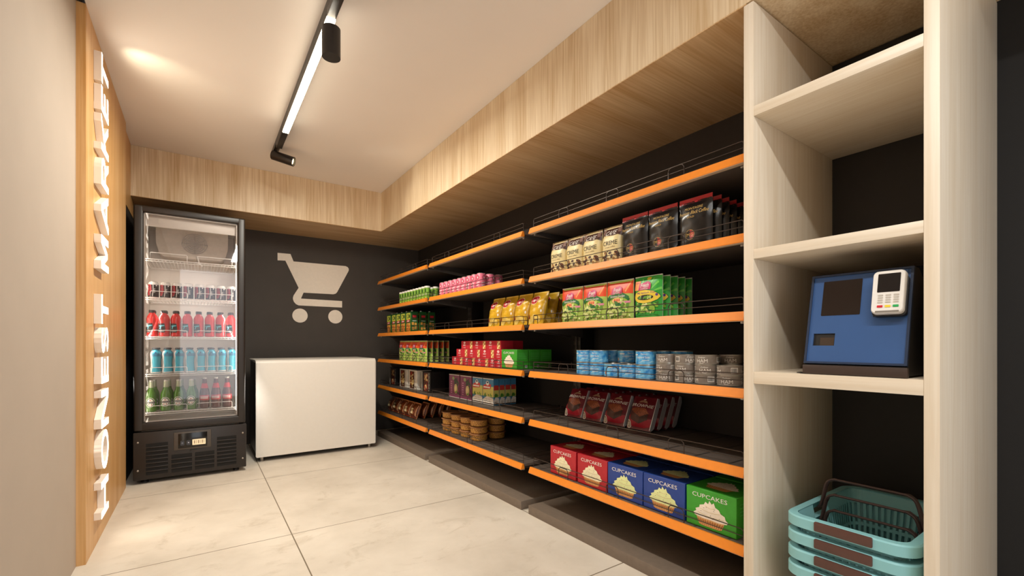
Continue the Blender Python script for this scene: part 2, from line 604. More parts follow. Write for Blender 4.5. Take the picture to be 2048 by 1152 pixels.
# ================================================================== cart emblem on the back wall
def cart():
    pts = [(.654, 1.941), (.775, 1.943), (.804, 1.868), (1.334, 1.871), (1.356, 1.862), (1.368, 1.845), (1.368, 1.825), (1.359, 1.805), (1.256, 1.599),
           (1.243, 1.573), (1.228, 1.556), (1.204, 1.548), (.901, 1.546), (.876, 1.482), (1.296, 1.478), (1.296, 1.406), (.853, 1.408),
           (.827, 1.421), (.808, 1.444), (.799, 1.470), (.799, 1.490), (.806, 1.513), (.853, 1.594), (.727, 1.868), (.654, 1.864)]
    b = MB()
    F = lambda u, v, w: (u, YB-.0005-w, v)
    b.prism(pts, F, .004, M_ICON)
    for cx, cz in ((.867, 1.301), (1.225, 1.301)):
        b.prism(ell(cx, cz, .0745, .0745, 36), F, .004, M_ICON)
    tag(b.build('cart_emblem'), 'big cream shopping cart emblem on the dark back wall', 'sign')
cart()

# ================================================================== white counter freezer
def freezer():
    x0, x1, y0, y1 = .383, 1.398, 4.34, 5.0
    root = empty('counter_freezer', ((x0+x1)/2, (y0+y1)/2, 0))
    tag(root, 'low white chest with dark sides below the cart emblem', 'freezer')
    hw, hd = (x1-x0)/2, (y1-y0)/2
    MB().box(-hw+.012, hw-.012, -hd+.02, hd, .04, .846, M_SOFTBLACK, .004).build('body', root)
    # one sheet wrapping front and top with a rounded front edge
    prof = [(hd, .862), (-hd+.03, .862)] + [(-hd+.03-.03*math.sin(R(a)), .832+.03*math.cos(R(a))) for a in (18, 36, 54, 72, 90)] + [(-hd, .04)]
    inner = [(-hd+.018, .04), (-hd+.018, .846), (hd, .846)]
    b = MB()
    b.prism(prof+inner, lambda u, v, w_: (-hw+w_, u, v), 2*hw, M_FREEZ)
    bmesh.ops.bevel(b.bm, geom=[e for e in b.bm.edges if abs(e.verts[0].co.x-e.verts[1].co.x) < 1e-6 and abs(abs(e.verts[0].co.x)-hw) < 1e-6], offset=.006, segments=2, affect='EDGES')
    b.build('cover', root)
    for sx in (-1, 1):
        for sy in (-1, 1):
            MB().lathe([(.019, 0), (.019, .008), (.014, .01), (.014, .042)], M_STEEL, 14, sx*(hw-.05), sy*(hd-.05)).build('foot', root)
freezer()

# ================================================================== drinks cooler
CX0, CX1, CY0, CY1 = -.39, .292, 4.13, 4.80
def cooler():
    root = empty('drinks_cooler', (0, 0, 0))
    tag(root, 'tall black glass-door drinks cooler in the far left corner', 'refrigerator')
    x0, x1, y0, y1, T = CX0, CX1, CY0+.05, CY1, 1.985
    b = MB()
    b.box(x0+.006, x0+.04, y0, y1, .04, T, M_SOFTBLACK, .003)
    b.box(x1-.04, x1-.006, y0, y1, .04, T, M_SOFTBLACK, .003)
    b.box(x0+.04, x1-.04, y1-.03, y1, .04, T, M_SOFTBLACK)
    b.box(x0+.04, x1-.04, y0, y1-.03, T-.035, T, M_SOFTBLACK)
    b.box(x0+.04, x1-.04, y0, y1-.03, .04, .36, M_SOFTBLACK)
    b.build('cabinet', root)
    b = MB()
    b.box(x0+.04, x0+.047, y0+.005, y1-.03, .36, T-.035, M_LINER)
    b.box(x1-.047, x1-.04, y0+.005, y1-.03, .36, T-.035, M_LINER)
    b.box(x0+.047, x1-.047, y1-.037, y1-.03, .36, T-.035, M_LINER)
    b.box(x0+.047, x1-.047, y0+.005, y1-.037, T-.042, T-.035, M_LINER)
    b.box(x0+.047, x1-.047, y0+.005, y1-.037, .36, .39, M_LINER)
    b.box(x0+.047, x1-.047, y0+.01, y0+.03, 1.86, T-.042, M_LINER, .004)
    b.build('liner', root)
    # evaporator housing with round fan grille under the roof
    cx = (x0+x1)/2
    b = MB()
    b.prism([(-.24, 1.93), (-.24, 1.80), (-.22, 1.72), (-.19, 1.70), (.19, 1.70), (.22, 1.72), (.24, 1.80), (.24, 1.93)],
            lambda u, v, w_: (cx+u, y0+.30+w_+(1.93-v)*.25, v), .22, mat('evaporator_plastic', 'B5A999', .5))
    ev = b.build('evaporator_cover', root)
    b = MB()
    tilt = lambda u, v: (cx+.01+u, y0+.2965+(1.93-(1.815+v))*.25-.004, 1.815+v)
    for rr_ in (.085, .07, .055, .04, .025, .01):
        b.tube([tilt(rr_*math.cos(2*PI*i/28), rr_*.9*math.sin(2*PI*i/28)) for i in range(28)], .0025, M_STEEL, 4, True)
    for a in range(6):
        c_, s_ = math.cos(PI*a/6), math.sin(PI*a/6)
        b.tube([tilt(-.085*c_, -.0765*s_), tilt(.085*c_, .0765*s_)], .002, M_STEEL, 4)
    b.build('fan_grille', ev)
    MB().tube([(cx+.03, y0+.33, 1.71), (cx+.04, y0+.29, 1.66), (cx+.06, y0+.26, 1.632), (cx+.05, y0+.24, 1.64), (cx+.035, y0+.25, 1.655)], .005, M_WHWIRE, 6).build('drain_hook', root)
    for sx, x in ((1, x0+.052), (-1, x1-.052)):
        b = MB()
        b.box(x-.007, x+.007, y0+.02, y0+.04, .47, 1.80, M_LED, .002)
        b.build('light_strip', root)
        lamp('cooler_tube', 'AREA', (x+sx*.012, y0+.05, 1.02), 2.3, (1, .95, .88), (0, R(-90 if sx > 0 else 90), 0), 1.1, .03).rotation_euler = (0, R(-68 if sx > 0 else 68), R(30 if sx > 0 else -30))
    # wire shelves
    for z in (.497, .780, 1.056, 1.345, 1.630):
        b = MB()
        xa, xb, ya, yb = x0+.055, x1-.055, y0+.055, y1-.06
        b.tube([(xa, ya, z-.004), (xb, ya, z-.004)], .0036, M_WHWIRE, 6)
        b.tube([(xa, ya, z-.018), (xb, ya, z-.018)], .0028, M_WHWIRE, 6)
        b.tube([(xa, yb, z-.004), (xb, yb, z-.004)], .0036, M_WHWIRE, 6)
        b.tube([(xa, ya, z-.004), (xa, yb, z-.004)], .0036, M_WHWIRE, 6)
        b.tube([(xb, ya, z-.004), (xb, yb, z-.004)], .0036, M_WHWIRE, 6)
        for i in range(26):
            x = xa+(xb-xa)*(i+.5)/26
            b.tube([(x, ya, z-.018), (x, ya, z-.003), (x, yb, z-.003)], .0016, M_WHWIRE, 4)
        for a_, c_ in ((xa+.03, cx-.035), (cx+.025, xb-.03)):
            b.tube([(a_, ya, z-.004), (a_, ya, z+.040), (a_+.006, ya, z+.046), (c_-.006, ya, z+.046), (c_, ya, z+.040), (c_, ya, z-.004)], .0024, M_WHWIRE, 6)
        b.build('wire_shelf', root)
    # glass door
    b = MB()
    d0, d1 = CY0, CY0+.045
    gx0, gx1, gz0, gz1 = -.334, .239, .437, 1.944
    for bx in ((CX0, gx0, .378, 1.99), (gx1, CX1, .378, 1.99)):
        b.box(bx[0], bx[1], d0, d1, bx[2], bx[3], M_SOFTBLACK, .012, 3)
    b.box(gx0-.02, gx1+.02, d0+.001, d1-.001, .378, gz0, M_SOFTBLACK, .010, 3)
    b.box(gx0-.02, gx1+.02, d0+.001, d1-.001, gz1, 1.99, M_SOFTBLACK, .010, 3)
    door = b.build('door', root)
    MB().box(gx0-.004, gx1+.004, d0+.018, d0+.022, gz0-.004, gz1+.004, M_GLASS).build('glass_pane', door)
    b = MB()
    for q in ((gx0, gx0+.007, gz0, gz1), (gx1-.007, gx1, gz0, gz1), (gx0, gx1, gz0, gz0+.007), (gx0, gx1, gz1-.007, gz1)):
        b.box(q[0], q[1], d0+.023, d0+.04, q[2], q[3], M_LINER)
    b.build('gasket', door)
    # machine panel with vents
    fy = CY0-.004
    b = MB()
    b.box(CX0-.002, CX1+.006, fy, CY0+.05, .03, .37, M_SOFTBLACK, .006)
    pan = b.build('base_panel', root)
    def vent(xa, xb, za, zb, n):
        v = MB()
        v.box(xa, xb, fy-.0012, fy+.001, za, zb, M_VOID)
        for i in range(1, n):
            z = za+(zb-za)*i/n
            v.box(xa, xb, fy-.007, fy-.001, z-.004, z+.004, M_SOFTBLACK, .0015)
        v.build('vent', pan)
    vent(-.32, -.195, .062, .287, 8)
    vent(-.175, -.052, .058, .188, 4)
    vent(-.034, .087, .058, .188, 4)
    vent(.104, .231, .062, .287, 8)
    d = MB()
    d.box(-.162, .067, fy-.006, fy+.001, .218, .350, mat('display_frame', '4A433D', .4), .004)
    dsp = d.build('display_panel', pan)
    d = MB()
    d.box(-.135, .042, fy-.008, fy-.005, .230, .338, mat('display_glass', '0B0A0A', .15), .001)
    F = lambda u, v, l: (u, fy-.008-l, v)
    d.gfx(rr(-.122, .250, -.098, .285, .004), mat('display_key', '2E3138', .4), F, 1)
    d.gfx(rr(-.085, .250, -.061, .285, .004), mat('display_key', '2E3138', .4), F, 1)
    d.gfx(ell(-.073, .268, .004, .004, 10), mat('display_dot', 'C9C7D8', .4), F, 2)
    d.gfx(ell(-.110, .268, .006, .006, 10), mat('display_ring', '6A707C', .4), F, 2)
    d.gfx(rr(-.050, .246, .032, .288, .003), mat('display_lit', 'D8C3A0', .5, emit=.5, var=0), F, 1)
    for k, x in enumerate((-.04, -.028, -.016, -.004, .008, .02)):
        d.gfx(rr(x, .256, x+(.003 if k % 2 else .006), .280, .001), mat('display_seg', 'A08B6C', .5), F, 2)
    d.build('screen', dsp)
    MB().box(-.065, -.02, fy-.008, fy-.001, .206, .212, M_BLACK, .001).build('latch', pan)
    for sx, z in ((CX0+.025, .10), (CX0+.025, .30), (CX1-.018, .10), (CX1-.018, .30)):
        MB().lathe([(.0065, 0), (.0065, .002), (.004, .004), (0, .0045)], M_STEEL, 12, xf=Matrix.Translation((sx, fy, z)) @ Matrix.Rotation(R(90), 4, 'X')).build('screw', pan)
    for sx in (CX0+.06, CX1-.06):
        for y in (CY0+.06, CY1-.06):
            MB().lathe([(.022, 0), (.022, .012), (.012, .014), (.012, .042)], M_BLACK, 14, sx, y).build('foot', root)
cooler()

# ================================================================== three shelving bays
LEV = [(1.681, 'top'), (1.396, 'upper'), (1.116, 'middle'), (.839, 'lower'), (.555, 'low'), (.275, 'bottom')]
SF = 1.587
def bay(name_label, ya, yb):
    root = empty('shelving_bay', (SF, (ya+yb)/2, 0))
    tag(root, name_label, 'shelf', 'shelving bays along the right wall')
    hl = (yb-ya)/2
    bx = 2.13-SF
    MB().box(bx, bx+.012, -hl-.036, hl+.036, .05, 1.72, M_BLACKW).build('back_panel', root)
    MB().box(0, bx, -hl, hl, 0, .052, mat('plinth_taupe', '75675A', .55), .002).build('plinth', root)
    for s in (-1, 1):
        u = MB()
        yu = s*(hl+.019)
        u.box(bx-.125, bx-.001, yu-.016, yu+.016, .052, 1.74, M_SOFTBLACK, .002)
        for k in range(30):
            z = .12+k*.053
            u.box(bx-.1265, bx-.1245, yu-.009, yu-.005, z, z+.026, M_VOID)
            u.box(bx-.1265, bx-.1245, yu+.005, yu+.009, z, z+.026, M_VOID)
        u.build('upright', root)
    for z, nm in LEV:
        sb = MB()
        sb.box(.022, bx-.004, -hl, hl, z-.016, z-.001, M_SHELF, .001)
        for i in range(9):
            yy = -hl+2*hl*(i+.5)/9
            sb.box(.03, bx-.02, yy-.004, yy+.004, z-.001, z-.0002, M_SHELFD)
        shelf = sb.build('shelf', root)
        st = MB()
        # sloping strip: leans out at its foot
        pr_ = [(.011, z+.001), (.018, z+.001), (.026, z-.002), (.026, z-.030), (.004, z-.033), (.0, z-.033), (-.001, z-.030)]
        st.prism(pr_, lambda u, v, w_: (u, -hl+w_, v), 2*hl, M_ORANGE)
        st.build('price_strip', shelf)
        MB().box(.001, .024, -hl+.001, hl-.001, z-.0345, z-.0331, mat('strip_lip_beige', 'C2AE98', .5)).build('lip', shelf)
        for s in (-1, 1):
            br = MB()
            y = s*(hl-.02)
            br.prism([(.03, z-.017), (.03, z-.030), (bx-.13, z-.075), (bx-.13, z-.017)], lambda u, v, w_: (u, y-.004+w_, v), .008, M_SHELFD)
            br.box(.028, .040, y-.006, y+.006, z-.042, z-.028, M_STEEL, .002)
            br.build('bracket', shelf)
        g = MB()
        x, a = .028, hl-.014
        zt, zm = z+.054, z+.029
        sd = .03 if abs(z-1.116) < .01 else .30
        for s_ in (-1, 1):
            g.tube([(x, s_*a, z-.001), (x, s_*a, zt-.006), (x, s_*(a-.006), zt)], .0021, M_WIRE, 5)
            g.tube([(x, s_*a, zt-.003), (x+sd, s_*a, zt-.003)], .0021, M_WIRE, 5)
            g.tube([(x, s_*a, zm), (x+sd, s_*a, zm)], .0018, M_WIRE, 5)
            g.tube([(x+sd, s_*a, z-.001), (x+sd, s_*a, zt-.003)], .0021, M_WIRE, 5)
        g.tube([(x, -a+.006, zt), (x, a-.006, zt)], .0021, M_WIRE, 5)
        g.tube([(x, -a, zm), (x, a, zm)], .0018, M_WIRE, 5)
        for c in (-.345, .006, .357):
            c = c*hl/.638
            pts = [(x-.003, c-.037, z-.001), (x-.003, c-.037, zt-.018)] + [(x-.003, c-.037+.016*(1-math.cos(R(t))), zt-.018+.016*math.sin(R(t))) for t in (30, 60, 90)]
            pts += [(q[0], 2*c-q[1], q[2]) for q in pts[::-1]]
            g.tube(pts, .0021, M_WIRE, 5)
        g.build('wire_guard', shelf)
    return root
BAYA, BAYB, BAYC = (3.606, 4.869), (2.197, 3.534), (.848, 2.123)
bay('dark shelving bay with orange strips, farthest, in the corner by the white chest', *BAYA)
bay('dark shelving bay with orange strips, middle one holding yellow chip bags', *BAYB)
bay('dark shelving bay with orange strips, nearest, beside the wooden cabinet', *BAYC)

# ================================================================== open wooden cabinet
def cabinet():
    root = empty('open_cabinet', (1.515, .5605, 0))
    tag(root, 'tall open pale wood cabinet holding the blue kiosk and stacked baskets', 'cabinet')
    yl, yr = .2475, -.2455          # far and near outer faces, local
    for a, b_ in ((yl-.033, yl), (yr, yr+.031)):
        MB().box(0, .684, a, b_, 0, 2.145, CAB_Z, .0015).build('side_panel', root)
    MB().box(.63, .655, yr+.031, yl-.033, 0, 2.145, mat('cabinet_back_black', '211D1B', .6)).build('back_panel', root)
    for z, t in ((1.793, .033), (1.316, .032), (.908, .040), (.110, .05)):
        MB().box(0.0005, .63, yr+.031, yl-.033, z-t, z, CAB_Y, .001).build('shelf', root)
    MB().box(.03, .05, yr+.031, yl-.033, 0, .06, M_BLACK).build('toe_kick', root)
cabinet()

# ================================================================== payment kiosk and card terminal
def kiosk():
    root = empty('payment_kiosk', (1.54, .508, .9095))
    tag(root, 'blue self-payment kiosk with a sloping front on the cabinet shelf', 'kiosk')
    hw, hh = .124, .302
    sl = .068
    # housing profile in x,z (front slopes back), extruded along y
    b = MB()
    b.prism([(-.004, .004), (-.004, .028), (.004, .03), (sl, hh), (.10, hh), (.31, .17), (.31, .004)], lambda u, v, w_: (u, -hw+w_, v), 2*hw, M_BLACK)
    b.build('housing', root)
    L_ = math.hypot(sl-.004, hh-.03)
    ux, uz = (sl-.004)/L_, (hh-.03)/L_
    # front plane coordinates: u to the viewer's right (towards -y), v upwards along the slope
    def F(u, v, l):
        return Vector((.004+ux*v-uz*l, hw-u, .03+uz*v+ux*l))
    W, HH = 2*hw, L_
    def plate(u0, u1, v0, v1, d0, d1, m, r=.003):
        return MB().prism(rr(u0, v0, u1, v1, r), lambda u, v, w_: F(u, v, d0+w_), d1-d0, m)
    BLUE = mat('kiosk_blue', '345689', .32, var=.05, scale=6)
    fp = MB()
    # blue front made of strips round the coin tray opening
    a0, a1, b0, b1 = .068*W/.25, .305*W, .20*HH, .335*HH
    a0 = .075*W
    g = .006
    for q in ((g, W-g, g, b0), (g, W-g, b1, HH-g), (g, a0, b0, b1), (a1, W-g, b0, b1)):
        fp.prism([(q[0], q[2]), (q[1], q[2]), (q[1], q[3]), (q[0], q[3])], lambda u, v, w_: F(u, v, .0005+w_), .005, BLUE)
    front = fp.build('front_panel', root)
    t = MB()
    DK = mat('tray_brown', '3A2A1C', .4)
    t.prism([(a0, b0), (a1, b0), (a1, b1), (a0, b1)], lambda u, v, w_: F(u, v, .0003+w_), .0008, mat('tray_black', '0D0B0A', .5))
    t.prism([(a0+.018, b0), (a1-.002, b0), (a1-.002, b1-.012), (a0+.018, b1-.012)], lambda u, v, w_: F(u, v, .0011+w_), .001, DK)
    t.build('coin_tray', front)
    rim = MB()
    rm = mat('kiosk_rim', '20304A', .35)
    for q in ((0, .006, 0, HH), (W-.006, W, 0, HH), (.006, W-.006, HH-.006, HH), (.006, W-.006, 0, .006)):
        rim.prism([(q[0], q[2]), (q[1], q[2]), (q[1], q[3]), (q[0], q[3])], lambda u, v, w_: F(u, v, .0003+w_), .009, rm)
    rim.build('edge_frame', root)
    plate(.135*W, .535*W, .535*HH, .925*HH, .005, .0065, mat('kiosk_screen', '241C18', .12), .002).build('screen', root)
    # raised backing of the card terminal
    plate(.665*W, .675*W, .50*HH, .985*HH, .0055, .0065, M_BLACK, .0005).build('seam', front)
    plate(.72*W, .95*W, .90*HH, .972*HH, .0055, .0085, mat('kiosk_blue_dark', '31507F', .35), .002).build('bracket_plate', root)
    MB().box(-.008, .006, -hw-.002, hw+.002, 0, .027, mat('kiosk_base_brown', '3B2D27', .45), .002).build('base_rail', root)
    fl = MB()
    fl.box(.0, .03, hw, hw+.022, 0, .003, M_BLACK, .001)
    fl.box(.16, .20, -hw-.02, -hw, 0, .003, M_BLACK, .001)
    fl.build('mounting_flange', root)
    # terminal: own thing, clipped on to the kiosk front
    troot = empty('card_terminal', (1.54, .508, .9095))
    tag(troot, 'white card terminal with keypad clipped on the blue kiosk', 'card reader')
    d0 = .0087
    def tp(u0, u1, v0, v1, a, b_, m, r=.003):
        return MB().prism(rr(u0*W, v0*HH, u1*W, v1*HH, r), lambda u, v, w_: F(u, v, a+w_), b_-a, m)
    TW = mat('terminal_white', 'E4E1DC', .35, var=.02)
    dock = tp(.672, .975, .488, .90, d0, d0+.014, M_BLACK, .01)
    dock.build('dock', troot)
    body = MB()
    ol = rr(.675*W, .50*HH, .965*W, .94*HH, .012, 6)
    cu, cv = .82*W, .72*HH
    rings = []
    for w_, s_ in ((.0145, .97), (.020, 1.0), (.034, 1.0), (.038, .985), (.040, .955)):
        rings.append([body.bm.verts.new(F(cu+(u-cu)*s_*(1.0 if v > cv else .985), cv+(v-cv)*s_, w_)) for u, v in ol])
    for A, B in zip(rings, rings[1:]):
        for i in range(len(ol)):
            f = body.bm.faces.new((A[i], A[(i+1) % len(ol)], B[(i+1) % len(ol)], B[i]))
            f.smooth = True
    body.bm.faces.new(rings[0][::-1]); body.bm.faces.new(rings[-1])
    body.mi(TW)
    body.build('body', troot)
    tp(.725, .925, .715, .905, .0400, .0408, mat('terminal_screen', '1E1A19', .15), .002).build('screen', troot)
    k = MB()
    KG = mat('key_grey', 'B9B2A8', .5)
    for r_ in range(4):
        for c_ in range(3):
            u = (.735+.070*c_)*W
            v = (.675-.024*r_)*HH
            k.prism(rr(u, v, u+.048*W, v+.015*HH, .0015), lambda a, b_, w_: F(a, b_, .040+w_), .0009, KG)
    k.build('keypad', troot)
    for c_, (nm, hexc) in enumerate((('red', 'C8202E'), ('yellow', 'E8CE3C'), ('green', '1FA354'))):
        kk = tp(.735+.070*c_, .785+.070*c_, .558, .580, .040, .0415, mat('key_'+nm, hexc, .4), .001).build('key', troot)
        kk['label'] = nm + ' key'
    tp(.72, .93, .508, .525, .0400, .0406, mat('slot_grey', '7C756C', .4), .001).build('card_slot', troot)
kiosk()

# ================================================================== shopping baskets
def baskets():
    TEAL = mat('teal_plastic', '86BFC4', .42, var=.03, scale=10)
    BRN = mat('brown_plastic', '54372F', .42)
    DBR = mat('dark_brown_bar', '3D2B27', .4)
    LX, LY, hb = .255, .165, .20      # half sizes at the rim
    root = empty('shopping_basket')
    def ring(ax, ay, r, n=6):
        return rr(-ax, -ay, ax, ay, r, n)
    b = MB()
    # slatted tub: alternating long vertical slots read as ribs
    top = ring(LX-.018, LY-.022, .05)
    def sample(poly, n):
        ln = [0]
        for i in range(len(poly)):
            p_, q = Vector(poly[i]), Vector(poly[(i+1) % len(poly)])
            ln.append(ln[-1]+(q-p_).length)
        out = []
        for k in range(n):
            s = ln[-1]*k/n
            for i in range(len(poly)):
                if ln[i] <= s < ln[i+1]:
                    t = (s-ln[i])/(ln[i+1]-ln[i])
                    out.append(Vector(poly[i]).lerp(Vector(poly[(i+1) % len(poly)]), t))
                    break
        return out
    NP = 150
    P = sample(top, NP)
    def tubpt(q, z, ins=0):
        s = .80+.20*(z/hb)
        return (q.x*s*(1-ins), q.y*s*(1-ins), z)
    def strip(z0, z1, every, off=0):
        for i in range(NP):
            if every and i % 2 == 1:
                continue
            A, B = P[i], P[(i+1) % NP]
            if z0 > .01 and abs(A.y) > .12 and -.088 < A.x < -.004:
                continue            # open handle slot in the long sides
            o = [tubpt(A, z0), tubpt(B, z0), tubpt(B, z1), tubpt(A, z1)]
            q = [tubpt(A, z0, .012), tubpt(B, z0, .012), tubpt(B, z1, .012), tubpt(A, z1, .012)]
            b.face(o, TEAL); b.face(q[::-1], TEAL)
            b.face([o[1], q[1], q[2], o[2]], TEAL); b.face([q[0], o[0], o[3], q[3]], TEAL)
    strip(.15, hb-.004, False)
    strip(.085, .15, True)
    strip(.075, .085, False)
    strip(.016, .075, True)
    strip(.0, .016, False)
    bot = [tubpt(q, .004) for q in P]
    b.face(bot, TEAL); b.face([(x, y, .0005) for x, y, z in bot[::-1]], TEAL)
    b.build('tub', root)
    # rim: rolled band standing proud of the tub
    m = MB()
    sec = [(.0, -.006), (.0, -.034), (-.004, -.036), (-.004, -.004), (-.022, -.002), (-.022, .002), (-.004, .002)]
    sec = [(0, -.004), (0, -.032), (-.004, -.034), (-.005, -.006), (-.024, -.004), (-.026, 0), (-.004, 0)]
    rg = []
    for off, dz in sec:
        rg.append([m.bm.verts.new((u, v, hb+dz)) for u, v in ring(LX+off, LY+off, max(.012, .06+off))])
    k = len(rg[0])
    for a in range(len(sec)):
        A, B = rg[a], rg[(a+1) % len(sec)]
        for i in range(k):
            f = m.bm.faces.new((A[i], A[(i+1) % k], B[(i+1) % k], B[i]))
            f.smooth = True
    m.mi(TEAL)
    m.build('rim', root)
    # grip on the short side facing out, with two bars
    MB().box(-LX-.006, -LX+.012, -.072, .072, hb-.029, hb-.001, BRN, .004).build('grip', root)
    h = MB()
    for dx in (0, .016):
        yy, zt = LY-.034, hb+.085
        pts = [(dx-.045, LY-.024, hb-.02), (dx-.048, yy, hb), (dx-.05, yy-.0105, zt-.034), (dx-.051, yy-.019, zt-.012), (dx-.051, yy-.034, zt-.002), (dx-.051, yy-.055, zt)]
        if dx == 0:
            full = pts + [(x, -y, z) for x, y, z in pts[::-1]]
            h.tube(smooth_path(full), .0042, DBR, 8)
        else:
            for s_ in (1, -1):
                h.tube([(x, s_*y, z) for x, y, z in pts[:5]] + [(pts[5][0]-dx, s_*pts[5][1], pts[5][2])], .0034, DBR, 8)
    h.build('handle', root)
    pr_ = Proto(root, 'basket', 'nested teal shopping baskets')
    zs = [.112+.0515*k for k in range(4)]
    lab = ['lowest teal shopping basket of the nested stack, cut by the frame', 'second teal shopping basket from the bottom of the stack',
           'teal shopping basket directly under the topmost of the stack', 'topmost teal shopping basket, open, handles above its rim']
    for z, l in zip(zs, lab):
        pr_.put(1.775, .525, z, l, rz=0)
baskets()

# ================================================================== goods on the shelves
def flat_front(d):
    return lambda u, v, l: (u, -d/2-l, v)
def flat_side(hw):          # right-hand side as the shopper sees it (+x), u runs from front to back
    return lambda u, v, l: (hw+l, u, v)
def flat_top(h):
    return lambda u, v, l: (u, v, h+l)
def drum(r):
    return lambda u, v, l: ((r+l)*math.sin(u/r), -(r+l)*math.cos(u/r), v)

def carton(name, w_, d, h, m, bev=.0015):
    b = MB()
    b.box(-w_/2, w_/2, -d/2, d/2, 0, h, m, bev, 1)
    return b

def pouch(w_, h, d, mf, mb_=None, ms=None, seal=.012, base=True, nx=12, nz=14, wob=.0012, seed=1):
    """soft bag: returns the builder and the front-surface map"""
    rnd = random.Random(seed)
    ph = [rnd.uniform(0, 6.28) for _ in range(6)]
    hw = w_/2
    def thick(u, v):
        a = max(0, 1-abs(u/hw)**3.2)**.55
        vv = v/h
        top = min(1, max(0, (1-vv-seal/h)/.38))
        g = math.sin(top*PI/2)**.8 if top > 0 else 0
        if not base:
            bt = min(1, max(0, (vv-seal/h)/.30))
            g *= math.sin(bt*PI/2)**.8 if bt > 0 else 0
        wv = wob*(math.sin(u*90+v*40+ph[0])+math.sin(v*110-u*50+ph[1]))*a*g
        return d/2*(.10+.90*a*g)+wv if not base else d/2*(.06+.94*(a**.5 if vv < .1 else a)*g)+wv
    def Ff(u, v, l=0):
        u = max(-hw, min(hw, u)); v = max(0, min(h, v))
        return (u, -thick(u, v)-l, v)
    b = MB()
    def grid(fn, m, flip):
        V = [[b.bm.verts.new(fn(-hw+w_*i/nx, h*k/nz)) for i in range(nx+1)] for k in range(nz+1)]
        for k in range(nz):
            for i in range(nx):
                q = (V[k][i], V[k][i+1], V[k+1][i+1], V[k+1][i])
                f = b.bm.faces.new(q[::-1] if flip else q)
                f.material_index = b.mi(m); f.smooth = True
        return V
    A = grid(lambda u, v: Ff(u, v), mf, False)
    B = grid(lambda u, v: (u, thick(u, v), v), mb_ or mf, True)
    im = b.mi(ms or mb_ or mf)
    def stitch(a, c):
        for k in range(len(a)-1):
            f = b.bm.faces.new((a[k], c[k], c[k+1], a[k+1]))
            f.material_index = im; f.smooth = True
    stitch(A[0], B[0]); stitch(B[-1], A[-1])
    stitch([r_[-1] for r_ in A], [r_[-1] for r_ in B]); stitch([r_[0] for r_ in B], [r_[0] for r_ in A])
    return b, Ff

def band(b, F, u0, u1, v0, v1, m, layer=1, ml=.015):
    b.gfx([(u0, v0), (u1, v0), (u1, v1), (u0, v1)], m, F, layer, ml)

def leaves(b, F, x0, x1, y0, y1, n, cols, seed, s=.012, layer=2, ml=None):
    rnd = random.Random(seed)
    for i in range(n):
        a = rnd.uniform(0, PI)
        rx = rnd.uniform(.6, 1.5)*s
        cx = rnd.uniform(x0+rx, x1-rx); cy = rnd.uniform(y0+rx*.8, y1-rx*.8)
        b.gfx(ell(cx, cy, rx, rx*rnd.uniform(.3, .6), 9, a), rnd.choice(cols), F, layer+i*.12, ml)

def barcode(b, F, x0, y0, w_, h, layer, seed=3):
    rnd = random.Random(seed)
    b.gfx([(x0, y0), (x0+w_, y0), (x0+w_, y0+h), (x0, y0+h)], mat('print_white', 'EDE8E0', .5), F, layer, .008)
    x = x0+w_*.08
    while x < x0+w_*.9:
        t = w_*rnd.choice((.03, .05, .08))
        b.gfx([(x, y0+h*.15), (x+t, y0+h*.15), (x+t, y0+h*.9), (x, y0+h*.9)], mat('print_black', '1A1715', .5), F, layer+1)
        x += t+w_*rnd.choice((.04, .06))

PW = mat('print_white', 'EDE8E0', .5)
PK = mat('print_black', '1A1715', .5)
PG = mat('print_gold', 'C9A45C', .4)

Z1, Z2, Z3, Z4, Z5, Z6 = [z for z, _ in LEV]
def sx(front, d):
    return front+d/2

# ---- beige CAFE CREME bags
def cafe():
    w_, h, d = .130, .188, .075
    BRW = mat('coffee_brown', '4B2A20', .4)
    b, F = pouch(w_, h, d, mat('creme_foil', 'E6D39B', .38), mat('coffee_brown', '4B2A20', .4), wob=.0008)
    hw = w_/2
    sw = [(-hw+.001, .187), (-hw+.001, .120), (-hw+.010, .128), (-hw+.022, .142), (-.01, .138), (.02, .134), (.045, .138), (hw-.001, .130), (hw-.001, .187)]
    b.gfx(sw, BRW, F, 1, .012)
    b.gfx([(-hw+.002, .186), (-.045, .186), (-.035, .160), (-.05, .140), (-hw+.002, .150)], mat('coffee_mauve', '8A6B60', .4), F, 2, .012)
    b.gfx([(.03, .186), (.055, .186), (.06, .15), (.045, .15)], mat('coffee_mauve', '8A6B60', .4), F, 2, .012)
    b.text('CAFE', PW, F, .002, .152, .024, 3, .072, .012, .25)
    b.text('CREME', PK, F, .004, .100, .021, 3, .088, .0)
    b.text('aroma coffee', mat('coffee_text', '6A4A2A', .5), F, .006, .080, .007, 3, .06)
    rnd = random.Random(4)
    for i in range(16):
        x, y = rnd.uniform(-.05, .05), rnd.uniform(.012, .055)
        b.gfx(ell(x, y, rnd.uniform(.009, .015), .007, 10, rnd.uniform(0, 3)), rnd.choice([BRW, mat('bean', '7A4C2C', .4), mat('bean_lit', 'B98E5A', .4)]), F, 2+i*.1, .012)
    return Proto(b.build('coffee_bag'), 'coffee bag', 'beige coffee bags on the upper shelf')
P = cafe()
for i, y in enumerate((1.952, 1.817, 1.686, 1.547)):
    P.put(sx(1.65, .075), y, Z2, 'beige and brown coffee bag, %s from the left in the CAFE row' % ORD[i])
P.put(sx(1.74, .075), 1.775, Z2, 'beige coffee bag showing in the gap behind the front CAFE row')

